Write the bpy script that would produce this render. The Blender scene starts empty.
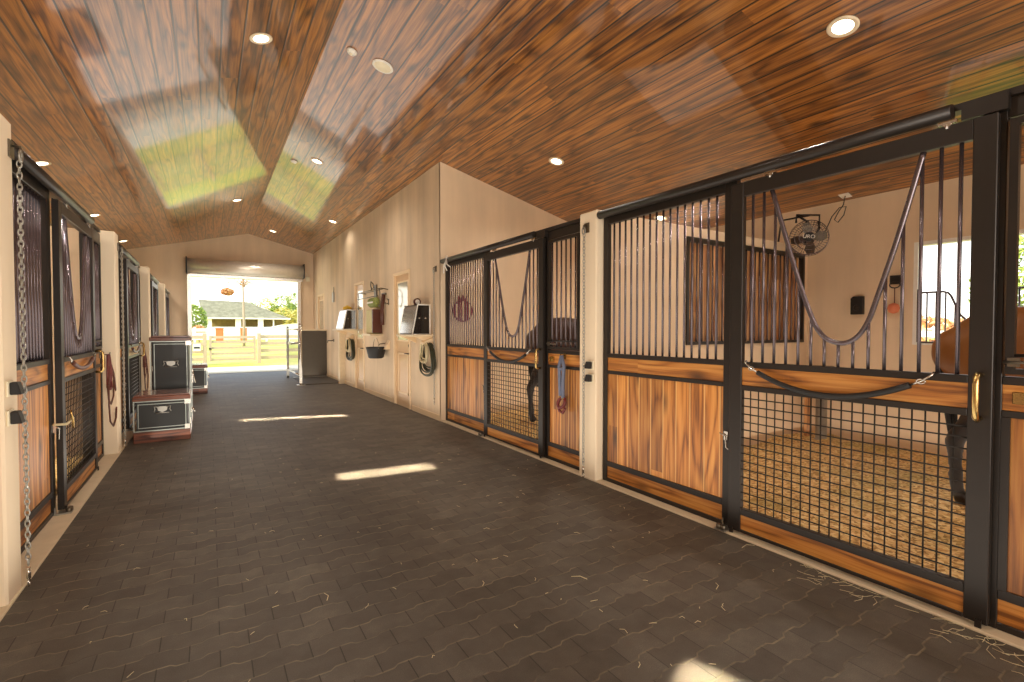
import bpy, bmesh, math, random
from math import sin, cos, pi, radians
from mathutils import Vector, Matrix, Euler, noise
random.seed(7)
COL = bpy.context.scene.collection
SC = bpy.context.scene

# ------------------------------------------------------------------ materials
class NT:
    def __init__(s, name):
        s.m = bpy.data.materials.new(name); s.m.use_nodes = True
        s.t = s.m.node_tree; s.t.nodes.clear()
        s.out = s.t.nodes.new('ShaderNodeOutputMaterial')
        s.b = s.t.nodes.new('ShaderNodeBsdfPrincipled')
        s.t.links.new(s.b.outputs[0], s.out.inputs[0])
    def n(s, typ, **kw):
        nd = s.t.nodes.new(typ)
        for k, v in kw.items(): setattr(nd, k, v)
        return nd
    def inp(s, sock, v):
        if hasattr(v, 'is_output') or isinstance(v, bpy.types.NodeSocket): s.t.links.new(v, sock)
        else: sock.default_value = v
    def math(s, op, a, b=0.0, c=0.0):
        nd = s.n('ShaderNodeMath', operation=op)
        for i, v in enumerate((a, b, c)): s.inp(nd.inputs[i], v)
        return nd.outputs[0]
    def comb(s, x, y, z):
        nd = s.n('ShaderNodeCombineXYZ')
        for i, v in enumerate((x, y, z)): s.inp(nd.inputs[i], v)
        return nd.outputs[0]
    def pos(s):
        tc = s.n('ShaderNodeTexCoord'); sp = s.n('ShaderNodeSeparateXYZ')
        s.t.links.new(tc.outputs['Object'], sp.inputs[0])
        return tc.outputs['Object'], sp.outputs
    def noise(s, vec, scale, detail=3, rough=.5, dist=0.0):
        nd = s.n('ShaderNodeTexNoise'); s.inp(nd.inputs['Vector'], vec)
        nd.inputs['Scale'].default_value = scale; nd.inputs['Detail'].default_value = detail
        nd.inputs['Roughness'].default_value = rough; nd.inputs['Distortion'].default_value = dist
        return nd.outputs['Fac']
    def ramp(s, f, pts):
        nd = s.n('ShaderNodeValToRGB'); s.inp(nd.inputs[0], f)
        cr = nd.color_ramp
        while len(cr.elements) < len(pts): cr.elements.new(.5)
        for e, (p, c) in zip(cr.elements, pts):
            e.position = p; e.color = (*c, 1) if len(c) == 3 else c
        return nd.outputs[0]
    def mix(s, f, a, b, mode='MIX'):
        nd = s.n('ShaderNodeMix', data_type='RGBA', blend_type=mode)
        s.inp(nd.inputs[0], f)
        for sk, v in ((nd.inputs[6], a), (nd.inputs[7], b)):
            if isinstance(v, tuple): sk.default_value = (*v, 1) if len(v) == 3 else v
            else: s.t.links.new(v, sk)
        return nd.outputs[2]
    def wn(s, dim, v=None, w=None):
        nd = s.n('ShaderNodeTexWhiteNoise', noise_dimensions=dim)
        if v is not None: s.inp(nd.inputs['Vector'], v)
        if w is not None: s.inp(nd.inputs['W'], w)
        return nd.outputs['Value']
    def bump(s, h, strength=.3, dist=.01):
        nd = s.n('ShaderNodeBump'); nd.inputs['Strength'].default_value = strength
        nd.inputs['Distance'].default_value = dist; s.inp(nd.inputs['Height'], h)
        s.t.links.new(nd.outputs[0], s.b.inputs['Normal']); return nd.outputs[0]
    def setp(s, **kw):
        names = dict(col='Base Color', rough='Roughness', metal='Metallic', coat='Coat Weight', coatr='Coat Roughness',
                     spec='Specular IOR Level', em='Emission Color', ems='Emission Strength', alpha='Alpha', trans='Transmission Weight')
        for k, v in kw.items():
            sk = s.b.inputs[names[k]]
            if isinstance(v, bpy.types.NodeSocket): s.t.links.new(v, sk)
            elif isinstance(v, tuple): sk.default_value = (*v, 1) if len(v) == 3 else v
            else: sk.default_value = v
        return s

def srgb(r, g, b):
    f = lambda c: ((c/255+.055)/1.055)**2.4 if c > 10 else c/255/12.92
    return (f(r), f(g), f(b))

def flat(name, col, rough=.5, metal=0, coat=0, nz=0.12, nscale=14):
    """plain finish with a little procedural mottling"""
    n = NT(name); v, _ = n.pos()
    f = n.noise(v, nscale, 3)
    c = n.mix(f, tuple(x*(1-nz) for x in col), tuple(min(1, x*(1+nz)) for x in col))
    n.setp(col=c, rough=rough, metal=metal, coat=coat)
    return n.m

def wood(name, across, along, w, blen, dark, mid, light, rough=.4, coat=0., coatr=.1, groove=1.0, knots=1.0, gcol=(.02, .01, .004), gw=.02, seedobj=True, plainv=.3):
    n = NT(name); v, p = n.pos(); ax = p[across]; al = p[along]
    seed = n.n('ShaderNodeObjectInfo').outputs['Random'] if seedobj else 0.37
    q = n.math('DIVIDE', n.math('ADD', ax, 50.0), w)
    bid = n.math('FLOOR', q)
    fr = n.math('SUBTRACT', q, bid)
    r1 = n.wn('2D', v=n.comb(bid, seed, 0.0))
    al2 = n.math('ADD', al, n.math('MULTIPLY', r1, 13.7))
    lid = n.math('FLOOR', n.math('DIVIDE', al2, blen))
    r2 = n.wn('3D', v=n.comb(bid, lid, seed))
    off = n.math('MULTIPLY', r2, 40.0)
    # grain: stretched noise with wavy cathedral figure
    gv = n.comb(n.math('MULTIPLY', ax, 42.0), n.math('ADD', n.math('MULTIPLY', al, 1.1), off), off)
    g1 = n.noise(gv, 1.0, 5, .66, .35)
    lv = n.comb(n.math('MULTIPLY', ax, 6.0), n.math('ADD', n.math('MULTIPLY', al, .55), off), off)
    l1 = n.noise(lv, 1.0, 2, .5, .2)
    rings = n.math('ABSOLUTE', n.math('SINE', n.math('MULTIPLY', n.math('ADD', l1, n.math('MULTIPLY', ax, .8)), 19.0)))
    grain = n.math('ADD', n.math('MULTIPLY', g1, .76), n.math('MULTIPLY', rings, .22))
    col = n.ramp(grain, [(.33, dark), (.5, mid), (.70, light)])
    br = n.math('ADD', 1.0-plainv, n.math('MULTIPLY', r2, 2*plainv))
    col = n.mix(1.0, col, n.comb(br, br, br), 'MULTIPLY')
    # knots
    vo = n.n('ShaderNodeTexVoronoi'); n.inp(vo.inputs['Vector'], n.comb(n.math('MULTIPLY', ax, 5.0), n.math('ADD', n.math('MULTIPLY', al, 2.2), off), 0.0))
    vo.inputs['Scale'].default_value = 1.0
    k = n.math('MULTIPLY', n.math('SUBTRACT', 1.0, n.math('SMOOTH_MIN', n.math('MULTIPLY', vo.outputs['Distance'], 3.6), 1.0, .3)), knots)
    kc = n.n('ShaderNodeClamp'); n.inp(kc.inputs[0], k)
    col = n.mix(kc.outputs[0], col, tuple(x*.28 for x in dark))
    # grooves
    e = n.math('MINIMUM', fr, n.math('SUBTRACT', 1.0, fr))
    gm = n.n('ShaderNodeMapRange', interpolation_type='SMOOTHSTEP'); n.inp(gm.inputs['Value'], e)
    gm.inputs['From Min'].default_value = gw*.35; gm.inputs['From Max'].default_value = gw
    gm.inputs['To Min'].default_value = 1; gm.inputs['To Max'].default_value = 0
    gf = n.math('MULTIPLY', gm.outputs[0], groove)
    if groove: col = n.mix(gf, col, gcol)
    n.setp(col=col, rough=rough, coat=coat, coatr=coatr)
    h = n.math('SUBTRACT', n.math('MULTIPLY', grain, .12), gf)
    n.bump(h, .35, .004)
    return n.m

CE_D, CE_M, CE_L = srgb(66, 36, 13), srgb(126, 76, 28), srgb(180, 118, 48)
M = {}
M['ceiling'] = wood('varnished_ceiling_boards', 0, 1, .185, 4.6, CE_D, CE_M, CE_L, rough=.28, coat=1.0, coatr=.06, gcol=(.010, .004, .001), gw=.062, seedobj=False, plainv=.17)
WD, WM, WL = srgb(116, 66, 22), srgb(182, 114, 46), srgb(214, 152, 76)
M['boards_v'] = wood('stained_pine_boards_upright', 0, 2, .128, 3, WD, WM, WL, rough=.42, coat=.2, coatr=.25, gcol=srgb(236, 184, 112), gw=.055, groove=.85, plainv=.26)
M['board_h'] = wood('stained_pine_board_level', 2, 0, 5, 9, WD, WM, WL, rough=.42, coat=.2, coatr=.25, groove=0, plainv=.1)
M['slats'] = wood('dark_slat_wood', 0, 2, .09, 3, srgb(112, 66, 34), srgb(186, 130, 80), srgb(226, 176, 120), rough=.5, groove=0)
M['chest_wood'] = wood('mahogany_plinth', 2, 0, .3, 2, srgb(50, 22, 10), srgb(92, 46, 24), srgb(122, 66, 38), rough=.35, coat=.3, groove=0, knots=0)
M['black'] = flat('black_powder_coat', srgb(46, 40, 35), .38, .35, 0, .15)
M['bar'] = flat('bar_black_gloss', srgb(112, 102, 106), .27, .8, 0, .1)
M['wire'] = flat('wire_black', srgb(40, 34, 28), .45, .3)
M['rubber'] = flat('black_rubber', srgb(30, 28, 26), .55)
M['brass'] = flat('aged_brass', srgb(200, 170, 110), .22, 1.0)
M['steel'] = flat('bright_steel', srgb(205, 200, 190), .25, 1.0)
M['galv'] = flat('galvanised_steel', srgb(170, 168, 160), .4, .9, 0, .25, 8)
M['dark_steel'] = flat('weathered_steel', srgb(120, 112, 98), .35, .9, 0, .25)
M['roll'] = flat('roller_galvanised', srgb(236, 228, 210), .34, .5, 0, .1)
M['white'] = flat('white_paint', srgb(240, 236, 225), .5)
M['cream'] = flat('cream_plastic', srgb(236, 226, 196), .5)
M['door'] = flat('tan_door_paint', srgb(214, 178, 134), .4, 0, .2, .06)
M['door_trim'] = flat('pale_door_trim', srgb(236, 210, 170), .45, 0, 0, .04)
M['leather'] = flat('brown_leather', srgb(90, 44, 26), .4, 0, .2)
M['red_leather'] = flat('maroon_leather', srgb(110, 40, 38), .4, 0, .2)
M['blue_web'] = flat('blue_grey_webbing', srgb(110, 118, 140), .7)
M['maroon'] = flat('maroon_enamel', srgb(120, 30, 46), .5)
M['hose'] = flat('dark_green_hose', srgb(52, 54, 34), .4)
M['hose2'] = flat('pale_rope', srgb(205, 190, 150), .7)
M['yellow'] = flat('yellow_plastic', srgb(225, 180, 40), .5)
M['salt'] = flat('pink_salt', srgb(225, 130, 90), .6, nz=.25)
M['glass_dark'] = flat('dark_glossy_panel', srgb(24, 22, 22), .12, 0, .5)
M['mirror'] = flat('polished_white_panel', srgb(200, 200, 196), .1, .7)
M['pane'] = flat('frosted_reflecting_pane', srgb(205, 200, 180), .12, .55, .5)
M['chest_black'] = flat('black_chest_panel', srgb(20, 20, 15), .45, 0, .05)
M['chest_edge'] = flat('silver_chest_edging', srgb(160, 165, 158), .35, .9)
M['chest_lid'] = flat('brown_granite_lid', srgb(120, 88, 78), .22, 0, .5, .5, 60)
M['towel'] = flat('cream_green_box', srgb(196, 182, 120), .5)
M['greenbag'] = flat('green_patterned_bag', srgb(140, 150, 80), .7, nz=.6, nscale=40)
M['concrete'] = flat('pale_concrete', srgb(206, 188, 156), .75, 0, 0, .12, 9)
M['matting'] = flat('rubber_matting', srgb(72, 66, 58), .7, 0, 0, .2)
M['rubwall'] = flat('dark_rubber_wall_cladding', srgb(78, 70, 58), .6, 0, 0, .12)
M['granite_cap'] = flat('pale_cap', srgb(225, 205, 170), .35)

def stucco(name, base, streak=.08):
    n = NT(name); v, p = n.pos()
    a = n.noise(v, 1.1, 4, .6); b = n.noise(n.comb(n.math('MULTIPLY', p[0], 3.0), n.math('MULTIPLY', p[1], 3.0), n.math('MULTIPLY', p[2], .35)), 1.0, 4, .6)
    f = n.math('ADD', n.math('MULTIPLY', a, .4), n.math('MULTIPLY', b, .6))
    c = n.ramp(f, [(.3, tuple(x*(1-streak*2) for x in base)), (.7, tuple(min(1, x*(1+streak)) for x in base))])
    n.setp(col=c, rough=.75, spec=.25)
    n.bump(n.noise(v, 120, 3), .18, .002)
    return n.m
M['wall'] = stucco('beige_stucco', srgb(232, 207, 174))
M['wall_side'] = stucco('tan_limewash', srgb(226, 202, 170), .12)
M['column'] = stucco('cream_stucco', srgb(240, 222, 192), .04)

def pavers():
    n = NT('rubber_wave_pavers'); v, p = n.pos(); x, y = p[0], p[1]
    L, Hh = .225, .124
    tri = n.math('PINGPONG', n.math('ADD', x, 20.0), L/2)               # 0..L/2
    wav = n.n('ShaderNodeMapRange', interpolation_type='SMOOTHSTEP'); n.inp(wav.inputs['Value'], tri)
    wav.inputs['From Min'].default_value = .042; wav.inputs['From Max'].default_value = L/2-.042
    wav.inputs['To Min'].default_value = 0; wav.inputs['To Max'].default_value = .017
    qy = n.math('DIVIDE', n.math('ADD', n.math('ADD', y, 20.0), wav.outputs[0]), Hh)
    row = n.math('FLOOR', qy); fy = n.math('SUBTRACT', qy, row)
    qx = n.math('ADD', n.math('DIVIDE', n.math('ADD', x, 20.0), L), n.math('MULTIPLY', n.math('MODULO', row, 2.0), .5))
    cx_ = n.math('FLOOR', qx); fx = n.math('SUBTRACT', qx, cx_)
    ey = n.math('MULTIPLY', n.math('MINIMUM', fy, n.math('SUBTRACT', 1.0, fy)), Hh)
    ex = n.math('MULTIPLY', n.math('MINIMUM', fx, n.math('SUBTRACT', 1.0, fx)), L)
    def jm(e, w):
        g = n.n('ShaderNodeMapRange', interpolation_type='SMOOTHSTEP'); n.inp(g.inputs['Value'], e)
        g.inputs['From Min'].default_value = w*.3; g.inputs['From Max'].default_value = w
        g.inputs['To Min'].default_value = 1; g.inputs['To Max'].default_value = 0
        return g.outputs[0]
    jy = jm(ey, .0062); jx = jm(ex, .0035)
    rnd = n.wn('3D', v=n.comb(row, cx_, 3.0))
    fine = n.noise(v, 230, 2, .7); big = n.noise(v, .9, 3, .6); mid = n.noise(v, 9, 3, .6)
    f = n.math('ADD', n.math('ADD', n.math('MULTIPLY', fine, .35), n.math('MULTIPLY', big, .3)), n.math('ADD', n.math('MULTIPLY', rnd, .12), n.math('MULTIPLY', mid, .25)))
    base = n.ramp(f, [(.3, srgb(58, 52, 45)), (.55, srgb(88, 81, 71)), (.8, srgb(126, 117, 103))])
    # pale sand sits in most of the wavy joints, less in the straight ones
    sand = n.noise(v, 5.5, 3, .7)
    sm = n.n('ShaderNodeMapRange'); n.inp(sm.inputs['Value'], sand)
    sm.inputs['From Min'].default_value = .36; sm.inputs['From Max'].default_value = .66
    c = n.mix(n.math('MULTIPLY', jy, .4), base, srgb(44, 37, 30))
    c = n.mix(n.math('MULTIPLY', n.math('MULTIPLY', jy, sm.outputs[0]), .42), c, srgb(172, 156, 126))
    c = n.mix(n.math('MULTIPLY', jx, .75), c, srgb(30, 25, 20))
    n.setp(col=c, rough=.62, spec=.4)
    n.bump(n.math('SUBTRACT', n.math('MULTIPLY', fine, .3), n.math('ADD', n.math('MULTIPLY', jy, .5), jx)), .4, .004)
    return n.m
M['pavers'] = pavers()

def shavings():
    n = NT('wood_shavings'); v, p = n.pos()
    vo = n.n('ShaderNodeTexVoronoi'); n.inp(vo.inputs['Vector'], v); vo.inputs['Scale'].default_value = 46; vo.inputs['Randomness'].default_value = 1
    r = n.wn('3D', v=vo.outputs['Position'])
    big = n.noise(v, 2.2, 4, .6)
    f = n.math('ADD', n.math('MULTIPLY', r, .7), n.math('MULTIPLY', big, .3))
    c = n.ramp(f, [(.12, srgb(150, 108, 54)), (.42, srgb(222, 178, 108)), (.85, srgb(252, 226, 164))])
    g = n.n('ShaderNodeMapRange'); n.inp(g.inputs['Value'], n.noise(v, 1.3, 3)); g.inputs['From Min'].default_value = .52; g.inputs['From Max'].default_value = .68
    c = n.mix(n.math('MULTIPLY', g.outputs[0], .4), c, srgb(150, 140, 70))
    n.setp(col=c, rough=.8)
    n.bump(n.math('ADD', r, n.noise(v, 60, 3)), .9, .02)
    return n.m
M['shavings'] = shavings()

def ground(name, c1, c2, c3, s1=.6, s2=24, bumpd=.03):
    n = NT(name); v, p = n.pos()
    f = n.math('ADD', n.math('MULTIPLY', n.noise(v, s1, 4, .6), .55), n.math('MULTIPLY', n.noise(v, s2, 3, .7), .45))
    n.setp(col=n.ramp(f, [(.35, c1), (.5, c2), (.66, c3)]), rough=.9, spec=.2)
    n.bump(n.noise(v, s2*2, 3), .5, bumpd)
    return n.m
M['grass'] = ground('sunny_grass', srgb(150, 150, 60), srgb(186, 184, 84), srgb(225, 215, 130), .25, 12)
M['gravel'] = ground('pale_gravel', srgb(190, 176, 150), srgb(215, 205, 182), srgb(235, 228, 208), 1, 40)
M['fence'] = flat('weathered_fence_wood', srgb(196, 176, 148), .8, 0, 0, .2)
M['white_fence'] = flat('white_vinyl', srgb(245, 245, 240), .5, 0, 0, .03)
M['roof'] = ground('grey_green_shingles', srgb(112, 106, 84), srgb(134, 128, 102), srgb(156, 148, 120), 1.5, 9)
M['cream_wall'] = flat('cream_house_wall', srgb(244, 232, 205), .8, 0, 0, .04)
M['brick'] = flat('orange_brick', srgb(214, 120, 70), .8, 0, 0, .2, 3)
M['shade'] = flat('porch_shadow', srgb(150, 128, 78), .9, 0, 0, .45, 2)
M['bark'] = flat('grey_bark', srgb(170, 150, 130), .9, 0, 0, .25)

def leaf(name, cs):
    n = NT(name); v, _ = n.pos()
    f = n.noise(v, 1.3, 2); r = n.wn('3D', v=n.n('ShaderNodeNewGeometry').outputs['True Normal'])
    n.setp(col=n.ramp(n.math('ADD', n.math('MULTIPLY', f, .5), n.math('MULTIPLY', r, .5)), [(.25, cs[0]), (.5, cs[1]), (.8, cs[2])]), rough=.7)
    return n.m
M['leaf_green'] = leaf('green_leaves', (srgb(96, 120, 40), srgb(140, 158, 60), srgb(190, 195, 90)))
M['leaf_yellow'] = leaf('yellow_leaves', (srgb(150, 150, 60), srgb(205, 190, 90), srgb(235, 215, 130)))
M['leaf_orange'] = leaf('orange_leaves', (srgb(180, 120, 70), srgb(215, 150, 90), srgb(235, 190, 130)))

def horse_mat(name, body, dark, zlo, zhi):
    n = NT(name); v, p = n.pos()
    g = n.n('ShaderNodeMapRange', interpolation_type='SMOOTHSTEP'); n.inp(g.inputs['Value'], n.math('ADD', p[2], n.math('MULTIPLY', n.noise(v, 6, 3), .12)))
    g.inputs['From Min'].default_value = zlo; g.inputs['From Max'].default_value = zhi
    b = n.mix(n.noise(v, 3.5, 4), tuple(x*.75 for x in body), tuple(min(1, x*1.25) for x in body))
    n.setp(col=n.mix(g.outputs[0], dark, b), rough=.42, spec=.5)
    n.bump(n.noise(n.comb(n.math('MULTIPLY', p[0], 40.0), n.math('MULTIPLY', p[1], 160.0), n.math('MULTIPLY', p[2], 60.0)), 1.0, 2), .12, .002)
    return n.m
M['horse_chestnut'] = horse_mat('bay_horse_coat', srgb(122, 74, 26), srgb(28, 19, 14), .72, .98)
M['horse_dark'] = horse_mat('dark_brown_horse_coat', srgb(62, 36, 24), srgb(26, 18, 14), .72, .98)
M['mane'] = flat('black_horse_hair', srgb(28, 20, 16), .55)
M['hoof'] = flat('grey_hoof', srgb(70, 60, 50), .6)

def emis(name, col, s):
    n = NT(name); v, _ = n.pos()
    n.setp(col=col, em=col, ems=s); return n.m
M['lamp'] = emis('lit_lamp_lens', (1, .86, .62), 9)
M['lamp_trim'] = flat('white_lamp_trim', srgb(240, 225, 195), .4)

# ------------------------------------------------------------------ mesh helpers
class MB:
    def __init__(s): s.bm = bmesh.new(); s.mi = 0
    def _quad(s, vs, faces):
        V = [s.bm.verts.new(v) for v in vs]
        for f in faces:
            try: fc = s.bm.faces.new([V[i] for i in f]); fc.material_index = s.mi
            except ValueError: pass
        return V
    def box(s, a, b):
        x0, y0, z0 = [min(p, q) for p, q in zip(a, b)]; x1, y1, z1 = [max(p, q) for p, q in zip(a, b)]
        s._quad([(x0,y0,z0),(x1,y0,z0),(x1,y1,z0),(x0,y1,z0),(x0,y0,z1),(x1,y0,z1),(x1,y1,z1),(x0,y1,z1)],
                [(0,3,2,1),(4,5,6,7),(0,1,5,4),(1,2,6,5),(2,3,7,6),(3,0,4,7)]); return s
    def obox(s, c, size, rot):
        """box of given size centred at c, rotated by Matrix rot"""
        hx, hy, hz = [q/2 for q in size]
        vs = [rot @ Vector(v) + Vector(c) for v in [(-hx,-hy,-hz),(hx,-hy,-hz),(hx,hy,-hz),(-hx,hy,-hz),(-hx,-hy,hz),(hx,-hy,hz),(hx,hy,hz),(-hx,hy,hz)]]
        s._quad(vs, [(0,3,2,1),(4,5,6,7),(0,1,5,4),(1,2,6,5),(2,3,7,6),(3,0,4,7)]); return s
    def prism(s, pts, d):
        """polygon pts (3-D, planar) extruded by vector d"""
        n = len(pts); d = Vector(d)
        s._quad([Vector(p) for p in pts]+[Vector(p)+d for p in pts],
                [tuple(range(n))[::-1], tuple(range(n, 2*n))]+[(i, (i+1) % n, n+(i+1) % n, n+i) for i in range(n)]); return s
    def tube(s, pts, r, seg=8, closed=False):
        pts = [Vector(p) for p in pts]; n = len(pts); rings = []
        up = None
        for i, p in enumerate(pts):
            if closed: t = (pts[(i+1) % n]-pts[i-1]).normalized()
            else: t = (pts[min(i+1, n-1)]-pts[max(i-1, 0)]).normalized()
            if up is None:
                up = Vector((0, 0, 1)) if abs(t.z) < .9 else Vector((1, 0, 0))
            u = (up - t*up.dot(t)).normalized(); w = t.cross(u); up = u
            rr = r[i] if isinstance(r, (list, tuple)) else r
            rings.append([s.bm.verts.new(p+(u*cos(2*pi*k/seg)+w*sin(2*pi*k/seg))*rr) for k in range(seg)])
        m = n if closed else n-1
        for i in range(m):
            A, B = rings[i], rings[(i+1) % n]
            for k in range(seg):
                f = s.bm.faces.new([A[k], A[(k+1) % seg], B[(k+1) % seg], B[k]]); f.smooth = True; f.material_index = s.mi
        if not closed:
            for R in (rings[0][::-1], rings[-1]):
                f = s.bm.faces.new(R); f.material_index = s.mi
        return s
    def lathe(s, prof, c=(0,0,0), axis='Z', seg=24, rot=None):
        rings = []
        for (r, z) in prof:
            ring = []
            for k in range(seg):
                a = 2*pi*k/seg; v = Vector((r*cos(a), r*sin(a), z))
                if axis == 'X': v = Vector((v.z, v.x, v.y))
                if axis == 'Y': v = Vector((v.x, v.z, v.y))
                if rot: v = rot @ v
                ring.append(s.bm.verts.new(v+Vector(c)))
            rings.append(ring)
        for A, B in zip(rings, rings[1:]):
            for k in range(seg):
                f = s.bm.faces.new([A[k], A[(k+1) % seg], B[(k+1) % seg], B[k]]); f.smooth = True; f.material_index = s.mi
        for R in (rings[0][::-1], rings[-1]):
            try: f = s.bm.faces.new(R); f.material_index = s.mi
            except ValueError: pass
        return s
    def mesh(s, name, mats, bevel=0):
        bmesh.ops.recalc_face_normals(s.bm, faces=s.bm.faces)
        if bevel:
            es = [e for e in s.bm.edges if len(e.link_faces) == 2 and e.calc_face_angle(0) > .8]
            bmesh.ops.bevel(s.bm, geom=es, offset=bevel, segments=1, affect='EDGES', profile=.5)
        me = bpy.data.meshes.new(name); s.bm.to_mesh(me); s.bm.free()
        for m in (mats if isinstance(mats, (list, tuple)) else [mats]): me.materials.append(M[m] if isinstance(m, str) else m)
        return me
    def build(s, name, mats, parent=None, loc=(0,0,0), rz=0, bevel=0):
        return obj(name, s.mesh(name, mats, bevel), parent, loc, rz)

def obj(name, me, parent=None, loc=(0,0,0), rz=0):
    o = bpy.data.objects.new(name, me); COL.objects.link(o)
    o.location = loc; o.rotation_euler = (0, 0, rz)
    if parent: o.parent = parent
    return o
def tag(o, label=None, cat=None, group=None, kind=None):
    if label: o['label'] = label
    if cat: o['category'] = cat
    if group: o['group'] = group
    if kind: o['kind'] = kind
    return o
def thing(name, label, cat, loc=(0,0,0), rz=0, group=None):
    return tag(obj(name, None, None, loc, rz), label, cat, group)
def struct(mb, name, mats, label=None, **kw):
    o = mb.build(name, mats, **kw); tag(o, label, None, None, 'structure'); return o
def copy_tree(o, parent=None):
    c = o.copy(); COL.objects.link(c)
    if parent: c.parent = parent
    for ch in list(o.children): copy_tree(ch, c)
    return c
def place(o, loc, rz, label=None):
    o.location = loc; o.rotation_euler = (0, 0, rz)
    if label: o['label'] = label
    return o
def lerp(a, b, t): return a+(b-a)*t
def catenary(a, b, sag, n=14):
    a, b = Vector(a), Vector(b)
    return [a.lerp(b, i/n)-Vector((0, 0, sag*4*(i/n)*(1-i/n))) for i in range(n+1)]

# ------------------------------------------------------------------ layout numbers (metres; aisle runs along +Y)
RX, LX = 3.0, -.865                 # outer edges of the sills
RFX, LFX = 3.08, -1.0               # stall front planes
RIDGE, RZ, SL = 1.09, 4.43, .25
def cz(x): return RZ-SL*abs(x-RIDGE)
WXR, WXL = 6.75, -4.55
Y0, YF = -6.0, 17.4
RT, LT = -pi/2, pi/2

# ------------------------------------------------------------------ setting
mb = MB(); mb.box((LX, Y0, -.12), (RX, 18.2, 0)); struct(mb, 'floor', 'pavers', 'dark grey wavy interlocking rubber pavers down the aisle')
mb = MB(); mb.box((RX, Y0, -.12), (RFX+.1, 6.85, .012)); struct(mb, 'trim_1', 'concrete', 'pale concrete sill under the right stall fronts', bevel=.004)
mb = MB(); mb.box((LFX-.1, Y0, -.12), (LX, YF, .012)); struct(mb, 'trim_2', 'concrete', 'pale concrete sill under the left stall fronts', bevel=.004)
mb = MB(); mb.box((-1.4, 18.2, -.12), (4.4, 18.75, .01)); struct(mb, 'trim_3', 'concrete', 'pale concrete threshold outside the roll-up door')
mb = MB(); mb.box((RFX+.1, Y0, -.14), (7.0, 7.0, -.02)); struct(mb, 'floor_stalls_right', 'concrete')
mb = MB(); mb.box((-4.7, Y0, -.14), (LFX-.1, YF, -.02)); struct(mb, 'floor_stalls_left', 'concrete')

# ceiling: two board-clad planes meeting at the ridge
mb = MB()
for xe in (-5.2, 7.4):
    mb.prism([(RIDGE, Y0-.6, RZ), (xe, Y0-.6, cz(xe)), (xe, Y0-.6, cz(xe)+.12), (RIDGE, Y0-.6, RZ+.12)], (0, YF+.25-Y0+.6+.5, 0))
struct(mb, 'ceiling', 'ceiling', 'glossy varnished orange-brown plank ceiling with a shallow ridge')

def wall_with_holes(mb, plane, a0, a1, t0, t1, top, holes):
    """plane 'X': wall of constant x between t0..t1 running along y a0..a1; 'Y': likewise. holes: (b0,b1,z0,z1); top(a)"""
    xs = sorted(set([a0, a1]+[h for q in holes for h in q[:2]]+([RIDGE] if plane == 'Y' and a0 < RIDGE < a1 else [])))
    for p, q in zip(xs, xs[1:]):
        mid = (p+q)/2; hs = sorted([h for h in holes if h[0] <= mid <= h[1]], key=lambda h: h[2])
        z = -.05
        segs = []
        for h in hs:
            if h[2] > z+1e-4: segs.append((z, h[2], False))
            z = h[3]
        segs.append((z, None, True))
        for z0, z1, tp in segs:
            ta, tb = (top(p), top(q)) if tp else (z1, z1)
            if plane == 'Y': pts = [(p, t0, z0), (q, t0, z0), (q, t0, tb), (p, t0, ta)]; d = (0, t1-t0, 0)
            else: pts = [(t0, p, z0), (t0, q, z0), (t0, q, tb), (t0, p, ta)]; d = (t1-t0, 0, 0)
            mb.prism(pts, d)
    return mb
OPX0, OPX1, OPZ = -.5, 2.52, 3.0
mb = MB(); wall_with_holes(mb, 'Y', -4.7, 7.0, YF, YF+.2, lambda x: cz(x)+.03, [(OPX0, OPX1, -.05, OPZ)]); struct(mb, 'wall_far', 'wall', 'beige gable wall at the far end around the roll-up door')
mb = MB(); wall_with_holes(mb, 'Y', -4.7, 7.0, Y0-.2, Y0, lambda x: cz(x)+.03, []); struct(mb, 'wall_near', 'wall')
RDOORS = [(8.15, 9.05, -.05, 2.47), (11.12, 11.97, -.05, 2.52), (15.62, 16.6, -.05, 2.52)]
mb = MB(); wall_with_holes(mb, 'X', 6.85, YF, RX, RX+.18, lambda y: cz(RX)+.03, RDOORS); struct(mb, 'wall_right', 'wall_side', 'tan limewashed wall along the right of the aisle')
mb = MB(); mb.prism([(RX+.18, 6.85, -.05), (WXR, 6.85, -.05), (WXR, 6.85, cz(WXR)+.03), (RX+.18, 6.85, cz(RX+.18)+.03)], (0, .18, 0))
mb.prism([(RX, 6.85-.001, -.05), (RX+.18, 6.85-.001, -.05), (RX+.18, 6.849, cz(RX+.18)+.03), (RX, 6.849, cz(RX)+.03)], (0, .03, 0))
struct(mb, 'wall_return', 'wall', 'pale beige wall rising behind the far right stall')
mb = MB(); wall_with_holes(mb, 'X', Y0, 7.0, WXR, WXR+.2, lambda y: cz(WXR)+.03, [(1.18, 2.24, 1.235, 2.385), (4.4, 5.4, 1.6, 2.0)][:1]); struct(mb, 'wall_back_right', 'wall', 'beige back wall of the right stalls with a window')
LW = [(5.0+3.55*k, 6.0+3.55*k, 1.235, 2.385) for k in range(-2, 4)]
mb = MB(); wall_with_holes(mb, 'X', Y0, YF, WXL-.2, WXL, lambda y: cz(WXL)+.03, LW); struct(mb, 'wall_left', 'wall', 'beige back wall of the left stalls')

# wash bay recess beyond the far doors is closed by the side wall itself
# baseboard along the right wall
mb = MB()
for a, b in ((6.86, 8.07), (9.13, 11.05), (12.05, 15.55)): mb.box((RX-.012, a, 0), (RX, b, .09))
struct(mb, 'baseboard_right', 'door_trim', 'pale low skirting along the right wall')

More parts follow.
